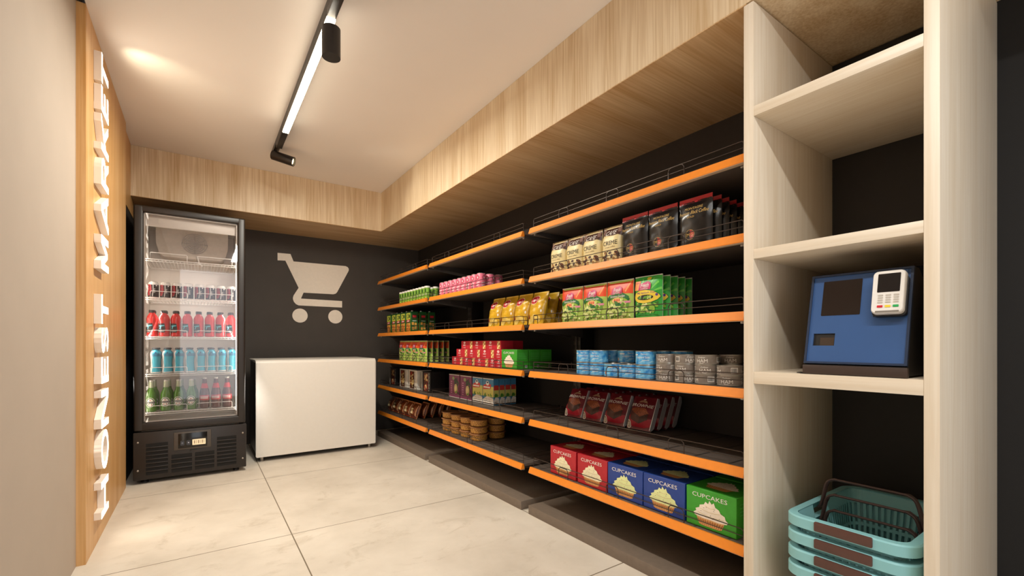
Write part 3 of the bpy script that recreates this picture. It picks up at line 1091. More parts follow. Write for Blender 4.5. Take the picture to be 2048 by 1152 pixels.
# ---- black coffee pouches with a red top
def mont():
    w_, h, d = .150, .208, .046
    BK = mat('black_foil', '15110F', .22)
    RD = mat('red_foil', 'B31B22', .35)
    b, F = pouch(w_, h, d, BK, BK, seal=.018, wob=.001, seed=5)
    hw = w_/2
    band(b, F, -hw+.0005, hw-.0005, h-.022, h-.0005, RD, 1)
    band(b, F, -hw+.0005, hw-.0005, .0005, .006, RD, 1)
    b.text('MONTAGRE', PG, F, .0, .161, .0105, 2, .082)
    b.text('Premium Black Coffee', PG, F, -.002, .143, .015, 2, .134, .0, .3)
    b.text('GOLD', PG, F, -.01, .125, .0075, 2, .032)
    b.gfx(ell(-.012, .052, .021, .021, 26), PG, F, 2, .012)
    b.gfx(ell(-.012, .052, .0195, .0195, 26), BK, F, 3, .012)
    b.gfx([(-.012+.0185*math.sin(R(a)), .052+.0185*math.cos(R(a))) for a in range(0, 181, 12)], RD, F, 4, .012)
    b.text('M', PG, F, -.020, .052, .013, 5)
    b.text('G', PG, F, -.003, .052, .013, 5)
    return Proto(b.build('black_coffee_pouch'), 'coffee pouch', 'black coffee pouches on the upper shelf')
P = mont()
for i, y in enumerate((1.404, 1.249, 1.090)):
    P.put(sx(1.65, .046), y, Z2, 'black coffee pouch with red top edge, %s from the left in front' % ORD[i])
for k in range(4):
    P.put(sx(1.65+.056*(k+1), .046), 1.085, Z2, 'black coffee pouch in shade, %s one behind the nearest black pouch' % ORD[k])

# ---- salad pouches
GR = [mat('leaf_a', '8FB93C', .5), mat('leaf_b', '5E9430', .5), mat('leaf_c', 'C7D67A', .5), mat('leaf_d', '3D7326', .5), mat('leaf_e', 'DCE29A', .5)]
MAG = mat('print_magenta', 'C21F62', .45)
def garden():
    w_, h, d = .164, .192, .040
    RED = mat('pack_red', 'E24E28', .4)
    b, F = pouch(w_, h, d, mat('salad_green', 'B2CC60', .42), mat('salad_back_green', '2C5A24', .45), mat('pack_edge_white', 'DDD8CC', .5), seal=.008, wob=.0007, seed=8)
    hw = w_/2
    b.gfx([(-hw+.001, h-.001), (-hw+.001, .115), (-.04, .128), (.02, .125), (hw-.001, .122), (hw-.001, h-.001)], RED, F, 1, .014)
    band(b, F, -hw+.0005, hw-.0005, h-.005, h-.0003, mat('pack_edge_white', 'DDD8CC', .5), 2)
    b.gfx([(.04, .135), (.058, .165), (.068, .184), (.074, .184), (.060, .15), (.046, .13)], mat('pack_orange', 'F09A56', .45), F, 2, .014)
    leaves(b, F, -hw+.004, hw-.004, .006, .112, 90, GR+[GR[2], GR[4]], 3, .011, 2, .012)
    b.gfx([(-.042, .122), (-.036, .152), (-.012, .158), (.004, .163), (.018, .158), (.026, .15), (.028, .124)], MAG, F, 9, .014)
    b.text('Fresh', PW, F, -.006, .145, .020, 10, .046, .01, .25)
    b.text('EXPRESS', PW, F, -.007, .129, .007, 10, .042)
    arch = [(-.066+.132*i/12, .088+.026*math.sin(PI*i/12)) for i in range(13)]
    arch2 = [(x, y+.021) for x, y in arch[::-1]]
    DG = mat('print_dark_green', '1E6B34', .45)
    b.gfx(arch+arch2, DG, F, 9, .014)
    b.text('Summer Garden', PW, F, .0, .1135, .012, 10, .088, .004, .2)
    b.gfx(ell(-.004, .093, .030, .013, 16), mat('pack_peach', 'EBB878', .5), F, 9.5, .012)
    for x in (-.016, -.002, .012):
        b.gfx(ell(x, .094, .005, .007, 10), mat('pack_tomato', 'D2432C', .5), F, 10.2)
    b.gfx(rr(-.022, .066, .020, .080, .005), DG, F, 9.6, .012)
    b.gfx(rr(.018, .078, .074, .088, .004), mat('pack_pink', 'D98AA0', .5), F, 10, .012)
    return Proto(b.build('salad_pouch'), 'salad pouch', 'red and green salad pouches')
P = garden()
for i, y in enumerate((1.829, 1.659, 1.490)):
    P.put(sx(1.65, .040), y, Z3, 'red-topped green salad pouch, %s from the left on the nearest bay' % ORD[i])
for i, y in enumerate((4.356, 4.188, 4.020, 3.850)):
    P.put(sx(1.66, .040), y, Z4, 'red-topped green salad pouch, %s from the left on the farthest bay' % ORD[i])
for k in range(4):
    P.put(sx(1.66+.0545*(k+1), .040), 3.850, Z4, 'red-topped salad pouch, %s one behind the rightmost on the farthest bay' % ORD[k])

def stirfry():
    w_, h, d = .150, .194, .040
    b, F = pouch(w_, h, d, mat('pack_bright_green', '2FA336', .38), mat('pack_mid_green', '1F7A2C', .42), mat('pack_edge_white', 'DDD8CC', .5), seal=.008, wob=.0007, seed=11)
    hw = w_/2
    band(b, F, -hw+.0005, hw-.0005, h-.005, h-.0003, mat('pack_edge_white', 'DDD8CC', .5), 2)
    LG = mat('pack_light_green', '6CCB4B', .4)
    for k in range(6):
        a = R(15+k*24)
        b.gfx([(.02*math.cos(a), .11+.02*math.sin(a)), (.078*math.cos(a-.06), min(h-.008, .11+.082*math.sin(a-.06))), (.078*math.cos(a+.08), min(h-.008, .11+.082*math.sin(a+.08)))], LG, F, 1, .014)
    leaves(b, F, -hw+.004, hw-.004, .02, .075, 60, GR+[mat('pack_mid_green', '1F7A2C', .42)], 6, .013, 2, .012)
    b.gfx([(-hw+.004, .130), (-hw+.006, .172), (-.036, .172), (-.040, .128)], mat('pack_orange', 'F09A56', .45), F, 3, .014)
    b.text('NEW', MAG, F, -.053, .163, .007, 4, .024, .01)
    b.gfx(ell(.008, .18, .012, .008, 12), mat('pack_yellow', 'E9C93F', .4), F, 3)
    b.gfx([(-.044, .128), (-.040, .158), (-.012, .164), (.004, .168), (.018, .162), (.024, .154), (.024, .130)], MAG, F, 7, .014)
    b.text('Fresh', PW, F, -.010, .150, .020, 8, .046, .01, .25)
    b.text('EXPRESS', PW, F, -.010, .134, .007, 8, .040)
    YL = mat('pack_yellow', 'E9C93F', .4)
    tear = [(-.066, .098), (-.060, .116), (-.035, .127), (0, .127), (.04, .120), (.066, .104), (.071, .094), (.06, .082), (.03, .072), (-.01, .068), (-.045, .074), (-.062, .086)]
    b.gfx([(x*1.04, .098+(y-.098)*1.09) for x, y in tear], mat('print_dark_green', '1E6B34', .45), F, 6, .014)
    b.gfx(tear, YL, F, 7, .014)
    PU = mat('print_purple', '5B3A86', .45)
    b.text('My Spinach Trio', PU, F, 0, .114, .010, 8, .098, .004, .2)
    b.gfx(ell(-.004, .094, .044, .012, 20), PK, F, 8, .014)
    leaves(b, F, -.045, .036, .084, .104, 12, [GR[0], GR[1], mat('pack_tomato', 'D2432C', .5), GR[4]], 9, .008, 9)
    b.gfx(ell(.056, .103, .006, .006, 12), PU, F, 9)
    return Proto(b.build('spinach_pouch'), 'salad pouch', 'bright green salad pouches in a file')
P = stirfry()
P.put(sx(1.65, .040), 1.323, Z3, 'bright green salad pouch with yellow oval, frontmost of its file')
for k in range(4):
    P.put(sx(1.65+.054*(k+1), .040), 1.323, Z3, 'bright green salad pouch, %s one behind the frontmost green pouch' % ORD[k])

# ---- blue tins and grey ham tins
def tin(name, r, h, mbody, seed, label=None):
    b = MB()
    ST = mat('tin_rim', 'C9C6BF', .3, .85)
    b.lathe([(r-.002, 0), (r, .0008), (r, .0028), (r-.0012, .0036), (r-.0012, h-.0036), (r, h-.0028), (r, h-.0008), (r-.0015, h), (r-.004, h), (r-.005, h-.0025)], mbody, 30,
            ms=[ST, ST, ST, mbody, ST, ST, ST, ST, ST])
    if label:
        label(b, drum(r-.0012))
    return b
BLUE_T = mottle('blue_tin_print', '1F86D0', '78C6EC', 45, .34, 5, (1, 1, 1), .38, .64)
def bl(b, F):
    b.text('Thames', PW, F, .018, .050, .007, 2, .030, .003, .2)
    b.text('Copperd Salm', PW, F, .012, .034, .0125, 2, .066, .004, .25)
    b.gfx(rr(.010, .0205, .042, .0225, .0005), PW, F, 2, .006)
    for k in range(5):
        u = -.10+.045*k
        b.gfx([(u, .010), (u+.02, .018), (u+.034, .016), (u+.018, .013)], mat('tin_foam', 'A9DCF0', .4), F, 1, .006)
    b.gfx(rr(-.058, .012, -.044, .026, .002), PW, F, 2, .006)
    b.gfx(rr(-.054, .013, -.049, .023, .001), mat('print_rust', 'B5552F', .5), F, 3)
    b.gfx(rr(-.04, .044, -.012, .049, .001), PW, F, 1, .006)
P = Proto(tin('blue', .0485, .0645, BLUE_T, 1, bl).build('fish_tin'), 'tin', 'blue fish tins on the lower shelf')
fx = 1.70
blues = [1.762, 1.662, 1.562, 1.462, 1.362]
tw = [.25, -.25, .9, .1, -.8]
for i, y in enumerate(blues):
    P.put(fx, y, Z4, 'sky blue fish tin, %s from the left in the bottom front row' % ORD[i], rz=-PI/2+tw[i])
for i, y, a, l in ((0, 1.762, .15, 'first'), (1, 1.662, -.2, 'second'), (4, 1.362, .05, 'last')):
    P.put(fx, y, Z4+.0650, 'sky blue fish tin on top of the %s bottom tin of the front row' % l, rz=-PI/2+a)
back = [1.662, 1.560, 1.455, 1.352, 1.250]
for i, y in enumerate(back):
    P.put(1.803+(.008 if i != 1 else -.006), y, Z4, 'blue fish tin in the hidden bottom back row, %s from the left' % ORD[i], rz=-PI/2+.5+i)
for i, y in enumerate(back):
    P.put(1.803+(.008 if i != 1 else -.006), y, Z4+.0650, 'blue fish tin in the upper back row, %s from the left' % ORD[i], rz=-PI/2-.6+i*1.3)
def hm(b, F):
    b.text('Delipay', PW, F, 0, .0285, .0078, 2, .030, .004, .3)
    b.text('HAM', PW, F, .002, .0155, .0135, 2, .043, .0)
    b.gfx(rr(-.008, .0052, .008, .0066, .0004), PW, F, 2, .006)
    barcode(b, F, -.066, .009, .022, .022, 2)
    barcode(b, F, .062, .009, .026, .022, 2, 5)
    b.text('Delipay', PW, F, .13, .0285, .0078, 2, .030, .004, .3)
    b.text('HAM', PW, F, .13, .0155, .0135, 2, .043, .0)
GREYT = mottle('grey_tin_print', '7A7067', '8E847A', 60, .38, 4)
P = Proto(tin('grey', .0465, .0388, GREYT, 1, hm).build('ham_tin'), 'tin', 'grey ham tins on the lower shelf')
hams = [1.250, 1.154, 1.058, .962]
ht = [[.35, -.35, .15], [.9, .05, 1.0], [-.75, .35, .1], [.25, -.75]]
lv = ['bottom', 'middle', 'top']
for i, y in enumerate(hams):
    n = 3 if i < 3 else 2
    for k in range(n):
        P.put(fx, y, Z4+.0390*k, 'grey ham tin, %s of the %s front stack from the left' % (lv[k] if n == 3 else ('bottom', 'upper')[k], ORD[i]), rz=-PI/2+ht[i][k])
for i, y in enumerate((1.02, .915)):
    for k in range(3):
        P.put(1.815, y, Z4+.0390*k, 'grey ham tin in shade, %s of the %s stack behind' % (lv[k], ('left', 'right')[i]), rz=-PI/2+.2+.1*k)

# ---- brownie bags
def brownie():
    w_, h, d = .152, .176, .050
    MR = mat('maroon_foil', '6B1420', .35)
    SV = mat('silver_foil', 'C9CBD2', .3, .35)
    b, F0 = pouch(w_, h, d, MR, mat('maroon_back', '4A0E16', .4), SV, seal=.010, base=False, wob=.0018, seed=21)
    F = lambda u, v, l: F0(u*1.08, v*h/.150, l)
    hw = w_/2
    # silver seam folded along the right edge
    b.prism([(-.004, .004), (.014, .006), (.026, .024), (.024, .148), (.012, .172), (-.004, .172)], lambda u, v, w2: (hw+.0+w2, u-.010, v), .0035, SV)
    CHO = mat('brownie_dark', '3A1A10', .5)
    TOP = mottle('brownie_crust', 'A1542A', '6B3016', 160, .55, 3)
    b.gfx([(-.062, .012), (-.062, .062), (.0, .030), (.066, .052), (.066, .018), (.03, .010)], mat('maroon_lit', 'A8182C', .35), F, 1, .014)
    b.gfx([(-.058, .083), (-.050, .040), (.004, .024), (.004, .056)], mat('brownie_side', '4E2416', .5), F, 2, .014)
    b.gfx([(.004, .056), (.004, .024), (.050, .044), (.048, .072)], CHO, F, 2, .014)
    b.gfx([(-.060, .084), (-.02, .096), (.03, .094), (.050, .073), (.004, .055)], TOP, F, 3, .014)
    b.text('BROWNIE', PW, F, .002, .106, .0145, 4, .124, .005, .15)
    b.gfx([(-.028, .118), (-.018, .129), (0, .134), (.018, .129), (.028, .118), (.012, .120), (0, .122), (-.012, .120)], mat('crest_tan', 'B08B6E', .5), F, 4, .014)
    b.gfx(ell(0, .137, .007, .003, 10), PW, F, 4)
    b.gfx(ell(-.057, .018, .014, .019, 18, .3), PW, F, 4, .012)
    b.gfx(ell(-.057, .018, .0105, .0155, 18, .3), mat('seal_tan', '9C8468', .5), F, 5, .012)
    for k in range(3):
        b.gfx(rr(-.063, .012+k*.005, -.051, .0145+k*.005, .001), PW, F, 6)
    return Proto(b.build('brownie_bag'), 'brownie bag', 'maroon brownie bags leaning on the low shelf')
P = brownie()
bx0 = [2.026, 1.868, 1.700, 1.532]
for i, y in enumerate(bx0):
    P.put(1.850, y, Z5+.004, 'maroon brownie bag with silver edge, %s from the left in the front row' % ORD[i], tilt=R(-23))
for i, y in enumerate(bx0):
    for k in range(3):
        P.put(1.850+.061*(k+1), y, Z5+.004, 'maroon brownie bag, %s one behind the %s front bag' % (ORD[k], ORD[i]), tilt=R(-23))

# ---- cupcake cartons
CREAM = mat('frosting', 'F2E9C4', .55)
CREAMW = mat('frosting_white', 'F3E6D4', .55)
CREAMD = mat('frosting_shade', 'D6C490', .55)
CAKE = mat('cupcake_paper', 'DDA869', .55)
CAKED = mat('cupcake_pleat', 'B5713C', .55)
def cupcake(b, F0, cx, z0, s, fc, spr, layer=2, sx_=1.65):
    F = lambda u, v, l: F0(cx+(u-cx)*sx_, v, l)
    base = [(-.36, .30), (-.28, 0), (-.20, -.03), (.20, -.03), (.28, 0), (.36, .30)]
    b.gfx([(cx+x*s, z0+y*s) for x, y in base], CAKE, F, layer)
    for k in range(11):
        x = -.30+.06*k
        b.gfx([(cx+(x*.80-.010)*s, z0-.02*s), (cx+(x*.80+.010)*s, z0-.02*s), (cx+(x*1.05+.012)*s, z0+.22*s), (cx+(x*1.05-.012)*s, z0+.22*s)], CAKED, F, layer+.6)
    fr = [(-.40, .30), (-.43, .40), (-.36, .48), (-.38, .56), (-.28, .64), (-.27, .74), (-.16, .80), (-.12, .92), (-.05, .86), (-.02, 1.0), (.04, .88), (.09, .96), (.13, .80),
          (.22, .74), (.26, .62), (.36, .56), (.38, .44), (.45, .36), (.40, .28), (.2, .24), (0, .26), (-.2, .25)]
    b.gfx([(cx+x*s, z0+y*s) for x, y in fr], fc, F, layer+1.2)
    for (ax, ay, bx_, by) in ((-.33, .46, .34, .42), (-.26, .62, .24, .60), (-.12, .78, .12, .76)):
        n = 8
        up = [(cx+(ax+(bx_-ax)*i/n)*s, z0+(ay+(by-ay)*i/n-.06*math.sin(PI*i/n))*s) for i in range(n+1)]
        b.gfx(up+[(x, y-.018*s) for x, y in up[::-1]], CREAMD, F, layer+1.8)
    rnd = random.Random(5)
    for i in range(10):
        x, y = rnd.uniform(-.25, .3), rnd.uniform(.32, .75)
        if abs(x) < .42-.4*(y-.3):
            b.gfx(ell(cx+x*s, z0+y*s, .02*s, .008*s, 6, rnd.uniform(0, 3)), spr, F, layer+2.4)
def cup_carton(w_, d, h, hexc, name, fc, small=False):
    m = mat(name, hexc, .42)
    b = carton('c', w_, d, h, m)
    F = flat_front(d)
    sc_ = h/.152
    b.text('CUPCAKES', PW, F, -.004*sc_, h-.026*sc_, .0165*sc_, 2, w_*.70, .0)
    cupcake(b, F, 0, .014*sc_, .100*sc_, fc, mat('sprinkle', '5C3A28', .5))
    Ft = flat_top(h)
    cupcake(b, Ft, 0, -d*.30, d*.62, fc, mat('sprinkle', '5C3A28', .5), 2, 1.25)
    Fs = flat_side(w_/2)
    barcode(b, Fs, d*.20, h*.07, d*.20, h*.13, 1)
    for k in range(4):
        b.gfx(rr(-d*.38, h*(.80-.09*k), d*.38, h*(.825-.09*k), .0008), mat(name+'_text', {'r': 'D86A70', 'b': '5C7CC4', 'g': '58B455'}[name[8]], .5), Fs, 1)
    return b.build('cupcake_box')
W_, D_, H_ = .2085, .196, .152
reds = Proto(cup_carton(W_, D_, H_, 'B51E2B', 'cupcake_red', CREAM), 'box', 'cupcake boxes on the bottom shelf')
blus = Proto(cup_carton(W_, D_, H_, '21418F', 'cupcake_blue', mat('frosting_lime', 'E4EBA8', .55)), 'box', 'cupcake boxes on the bottom shelf')
grns = Proto(cup_carton(W_, D_, H_, '3C9E2B', 'cupcake_green', CREAMW), 'box', 'cupcake boxes on the bottom shelf')
for pr_, y, c in ((reds, 1.868, 'red cupcake box, leftmost on the bottom shelf'), (reds, 1.645, 'red cupcake box beside the front blue boxes, bottom shelf'),
                  (blus, 1.431, 'blue cupcake box beside the front red boxes, bottom shelf'), (blus, 1.217, 'blue cupcake box beside the front green box, bottom shelf'),
                  (grns, 1.000, 'large green cupcake box at the near end of the bottom shelf')):
    pr_.put(sx(1.63, D_), y, Z6, c)
for pr_, y, c in ((reds, 1.868, 'red cupcake box behind the leftmost red box'), (reds, 1.645, 'red cupcake box behind the second red box'),
                  (blus, 1.431, 'blue cupcake box behind the left front blue box'), (blus, 1.217, 'blue cupcake box behind the right front blue box'),
                  (grns, 1.000, 'green cupcake box behind the large front green box')):
    pr_.put(sx(1.63+D_+.012, D_), y, Z6, c)
g2 = Proto(cup_carton(.175, .092, .125, '3C9E2B', 'cupcake_green', CREAMW), 'box', 'small green cupcake boxes in a file')
for k in range(3):
    g2.put(sx(1.65+.097*k, .092), 2.4175, Z4, 'small green cupcake box, %s in its file on the middle bay' % ['front one', 'second', 'last'][k])

# ---- red biscuit cartons, stacked
def biscuit(w_, d, h, nm):
    m = mat('biscuit_red', 'BE1E2E', .42)
    b = carton('c', w_, d, h, m)
    F = flat_front(d)
    u0 = -w_*.22 if w_ > .1 else 0
    b.gfx(ell(u0, h*.78, .014, .008, 14), PW, F, 1)
    b.gfx(ell(u0, h*.78, .008, .004, 12), mat('biscuit_pink', 'E08A94', .5), F, 2)
    b.text('dairy', PW, F, u0, h*.47, .016, 1, .042, .006, .3)
    b.text('COOKIE', PW, F, u0, h*.17, .0065, 1, .034)
    if w_ > .1:
        x0, x1 = w_*.24, w_*.44
        b.gfx([(x0, .004), (x1, .004), (x1, h-.004), (x0, h-.004)], mat('biscuit_tan', 'D9A35A', .5), F, 1)
        for k in range(4):
            b.gfx(ell((x0+x1)/2+(.006 if k % 2 else -.006), h*(.16+.22*k), .011, .006, 10, .5), mat('biscuit_cream', 'F0D79C', .5), F, 2)
            b.gfx(ell((x0+x1)/2+(-.008 if k % 2 else .008), h*(.22+.2*k), .006, .004, 8, 1), mat('biscuit_brown', '8A4A22', .5), F, 3)
    return b.build(nm)
P = Proto(biscuit(.184, .10, .061, 'biscuit_box'), 'box', 'red biscuit boxes stacked on the lower shelf')
Q = Proto(biscuit(.080, .10, .061, 'biscuit_box'), 'box', 'red biscuit boxes stacked on the lower shelf')
bz = [Z4, Z4+.0615, Z4+.123]
rows = [(3.150, 2.962, 2.774), (3.075, 2.887, 2.699), (2.995, 2.808, 2.621)]
nm = ['bottom', 'middle', 'top']
for r_ in range(3):
    for i, y in enumerate(rows[r_]):
        P.put(sx(1.66, .10), y, bz[r_], 'red biscuit box in the %s front row, %s from the left' % (nm[r_], ORD[i]))
Q.put(sx(1.66, .10), 2.638, bz[0], 'red biscuit box turned end-on in the bottom row, left one')
Q.put(sx(1.66, .10), 2.553, bz[0], 'red biscuit box turned end-on in the bottom row, right one')
Q.put(sx(1.66, .10), 2.562, bz[1], 'red biscuit box turned end-on beside the green cupcake box')
for k in range(3):
    P.put(sx(1.78, .10), 2.67, bz[k], 'red biscuit box in shade behind the front stack, %s one' % nm[k])

# ---- slim drink cans
def slim(r, h, m, lid, label, name, white_top=False):
    b = MB()
    ST = mat('can_alu', 'D6D2CA', .3, .7)
    top = mat('cap_white', 'EFEBE2', .4)
    if white_top:
        prof = [(r-.004, 0), (r-.001, .004), (r, .008), (r, h-.016), (r+.0008, h-.015), (r+.0008, h-.003), (r-.001, h), (0, h)]
        ms = [ST, m, m, top, top, top, top]
    else:
        prof = [(r-.006, 0), (r-.001, .006), (r, .010), (r, h-.012), (r-.005, h-.003), (r-.004, h), (r-.006, h), (r-.007, h-.003), (0, h-.003)]
        ms = [ST, m, m, m, ST, ST, ST, ST]
    b.lathe(prof, m, 22, ms=ms)
    label(b, drum(r))
    return b.build(name)
def lp(b, F):
    DP = mat('guava_dark', 'B83A58', .4)
    LPk = mat('guava_pale', 'F0C9CE', .4)
    for u in (-.05, .0, .05):
        b.gfx(ell(u, .088, .013, .016, 16), DP, F, 1, .008)
        b.gfx(ell(u, .088, .006, .009, 12), LPk, F, 2, .008)
        b.gfx([(u-.018, .044), (u+.016, .050), (u+.016, .058), (u-.018, .052)], LPk, F, 1, .008)
        b.gfx([(u-.018, .026), (u+.010, .030), (u+.010, .038), (u-.018, .034)], LPk, F, 1, .008)
        b.gfx(rr(u-.014, .012, u+.014, .019, .002), LPk, F, 1, .008)
P = Proto(slim(.0345, .121, mat('guava_pink', 'E0718A', .35), None, lp, 'drink_can'), 'drink can', 'pink drink cans on the upper shelf')
for i in range(9):
    P.put(1.69, 3.459-.0774*i, Z2, 'pink slim drink can, %s from the left in the front row' % ORD[i], rz=-PI/2+.25)
P.put(1.767, 2.84, Z2, 'pink slim drink can directly behind the rightmost front can', rz=-PI/2+.4)
P.put(1.838, 2.84, Z2, 'pink slim drink can, rearmost at the right end of the row', rz=-PI/2+.1)
def lg(b, F):
    DG = mat('lime_dark', '2F5A20', .4)
    for u in (-.045, 0, .045):
        b.gfx(rr(u-.007, .070, u+.009, .100, .004), DG, F, 1, .006)
        b.gfx(rr(u-.014, .045, u+.014, .058, .002), mat('lime_text_ground', 'D7E3B0', .45), F, 1, .006)
        for k in range(4):
            b.gfx(rr(u-.012+.0065*k, .047, u-.008+.0065*k, .056, .0008), mat('lime_text', '5A3320', .45), F, 2)
        b.gfx(rr(u-.012, .018, u+.012, .026, .002), mat('lime_yellow', 'D5DC5A', .45), F, 1, .006)
P = Proto(slim(.0265, .125, mat('lime_can', '86B83C', .38), None, lg, 'lime_can', True), 'can', 'slim lime green cans with white caps')
for i in range(10):
    P.put(1.68, 4.385-.0687*i, Z2, 'slim lime green can with white cap, %s from the left in front' % ORD[i], rz=-PI/2+.4)
P.put(1.763, 3.767, Z2, 'lime green can behind the rightmost front can', rz=-PI/2+.4)
P.put(1.763, 3.838, Z2, 'lime green can half hidden behind the second-last front can', rz=-PI/2+.4)
P.put(1.822, 3.767, Z2, 'lime green can in shade, rearmost of the white-capped cans', rz=-PI/2+.4)

# ---- yellow chip bags
def chips():
    w_, h, d = .142, .204, .066
    YL = mat('chips_yellow', 'D2A423', .32)
    b, F = pouch(w_, h, d, YL, mat('chips_back', 'B8901E', .35), YL, seal=.014, base=False, wob=.0028, seed=31)
    hw = w_/2
    GO = mat('chips_gold', 'C79A1E', .3)
    band(b, F, -hw+.001, hw-.001, h-.008, h-.001, mat('chips_seal', 'EACB62', .35), 1)
    b.gfx(ell(-.014, .146, .042, .030, 24, .12), mat('chips_logo_pale', 'F0D9B0', .4), F, 2, .012)
    b.gfx(ell(-.014, .146, .038, .026, 24, .12), mat('chips_red', 'B51F2C', .38), F, 3, .012)
    b.text("Lay's", PW, F, -.015, .145, .029, 4, .060, .012, .2)
    b.gfx([(.03, .165), (.07, .175), (.072, .13), (.05, .12)], GO, F, 1, .012)
    b.gfx([(.035, .11), (.074, .10), (.074, .02), (.05, .03)], GO, F, 1, .012)
    b.gfx(rr(-.045, .100, .012, .106, .002), GO, F, 2, .012)
    b.gfx(rr(-.045, .088, .0, .093, .002), GO, F, 2, .012)
    b.gfx([(-hw+.002, .04), (-.056, .062), (-.044, .050), (-.044, .034), (-.06, .028)], mat('chips_maroon', '6A1626', .4), F, 2, .012)
    for k, (x, y, a) in enumerate(((-.02, .032, .3), (.012, .04, -.4), (.035, .028, .5), (-.045, .018, .1))):
        b.gfx(ell(x, y, .022, .014, 16, a), mat('chip_pale', 'EBCB6A', .45), F, 2+k*.3, .012)
    b.gfx(ell(.058, .075, .004, .009, 10), PW, F, 2)
    return Proto(b.build('chip_bag'), 'chip bag', 'yellow chip bags on the middle shelf')
P = chips()
cy = [2.628, 2.470, 2.314, 2.158]
for i, y in enumerate(cy):
    P.put(1.668, y, Z3+.003, 'yellow chip bag, %s from the left in the leaning front row' % ORD[i], tilt=R(-14))
for k in range(2):
    P.put(1.668+.082*(k+1), 2.158, Z3+.003, 'yellow chip bag in shade, %s one behind the rightmost bag' % ORD[k], tilt=R(-14))

# ---- purple and blue-white cartons
def pack(w_, d, h, kind):
    if kind == 'p':
        m = mat('plum_pack', '7A2F52', .42)
    else:
        m = mat('sky_pack', '3F7FA6', .42)
    b = carton('c', w_, d, h, m)
    F, Fs, Ft = flat_front(d), flat_side(w_/2), flat_top(h)
    hw = w_/2
    edge = mat('pack_edge_white', 'DDD8CC', .5)
    for z0, z1 in ((h-.007, h-.0015), (.0015, .006)):
        b.gfx([(-hw+.001, z0), (hw-.001, z0), (hw-.001, z1), (-hw+.001, z1)], edge, F, 1)
    b.gfx([(-hw+.001, -d/2+.001), (hw-.001, -d/2+.001), (hw-.001, d/2-.001), (-hw+.001, d/2-.001)], mat('pack_top', 'B8A890', .5), Ft, 1)
    b.gfx([(-hw+.004, -.003), (hw-.004, -.003), (hw-.004, .003), (-hw+.004, .003)], edge, Ft, 2)
    if kind == 'p':
        DGn = mat('plum_leaf', '33462A', .5)
        leaves(b, F, -.005, hw-.004, .03, h-.02, 20, [DGn, mat('leaf_d', '3D7326', .5), DGn, mat('plum_dark', '4A1832', .5)], 2, .018, 1)
        b.gfx(ell(.030, .075, .030, .040, 18), mat('plum_plate', 'C9BE7C', .5), F, 4)
        b.gfx([(.005, .055), (.035, .055), (.040, .09), (.02, .105)], mat('plum_food', 'E8D3A0', .5), F, 5)
        b.gfx([(.015, .04), (.05, .045), (.045, .065)], GR[1], F, 6)
        for k in range(6):
            b.gfx(rr(-.062+.004*(k % 2), .035+.018*k, -.036, .045+.018*k, .003), mat('plum_pink', 'C77BA0', .45), F, 2)
        b.gfx(ell(-.012, .160, .020, .014, 14), mat('plum_badge', '8FA06A', .5), F, 5)
    else:
        for G, x0, x1 in ((F, -hw+.001, hw-.001), (Fs, -d/2+.001, d/2-.001)):
            b.gfx([(x0, .062), (x1, .058), (x1, .135), (x0, .130)], mat('sky_yellow', 'CFC766', .5), G, 1)
            b.gfx([(x0, .008), (x1, .008), (x1, .050), (x0+(x1-x0)*.4, .062), (x0, .034)], mat('sky_rice', 'E6DFD3', .5), G, 2)
            leaves(b, G, x0, x1, .055, .085, 9, [GR[1], GR[3]], 5, .010, 3)
            leaves(b, G, x0, x1, .008, .05, 10, [mat('sky_rice_b', 'CFC6B6', .5), PW], 7, .009, 4)
            b.gfx([(x0, .008), (x1, .008), (x1, .014), (x0, .014)], mat('sky_brown', '4B3524', .5), G, 6)
        RDm = mat('sky_red', 'C5392E', .45)
        b.gfx([(-hw+.006, .110), (.038, .118), (.045, .150), (-.01, .155), (-hw+.012, .140)], RDm, F, 4)
        b.gfx(ell(-.005, .157, .022, .017, 16), PW, F, 4.5)
        b.gfx(ell(-.005, .163, .014, .006, 12), mat('sky_navy', '2A2F55', .5), F, 5)
        b.gfx(rr(-hw+.016, .122, .03, .132, .002), PW, F, 5)
        b.gfx([(-d/2+.002, .11), (d/2-.004, .11), (d/2-.004, .145), (-d/2+.002, .145)], RDm, Fs, 3)
    return b.build('meal_box')
wp, ww = .186, .150
PP = Proto(pack(wp, .047, .193, 'p'), 'box', 'plum meal boxes on the low shelf')
WW = Proto(pack(ww, .047, .193, 's'), 'box', 'blue and white meal boxes on the low shelf')
pos = ['front', 'second', 'third', 'rearmost']
for j, (pr_, y, c) in enumerate(((PP, 3.350, 'plum meal box, left file, %s one'), (PP, 3.152, 'plum meal box, right file, %s one'),
                                 (WW, 2.970, 'blue and white meal box, left file, %s one'), (WW, 2.815, 'blue and white meal box, right file, %s one'))):
    for k in range(4):
        pr_.put(sx(1.735+.0505*k, .047), y, Z5, c % pos[k])

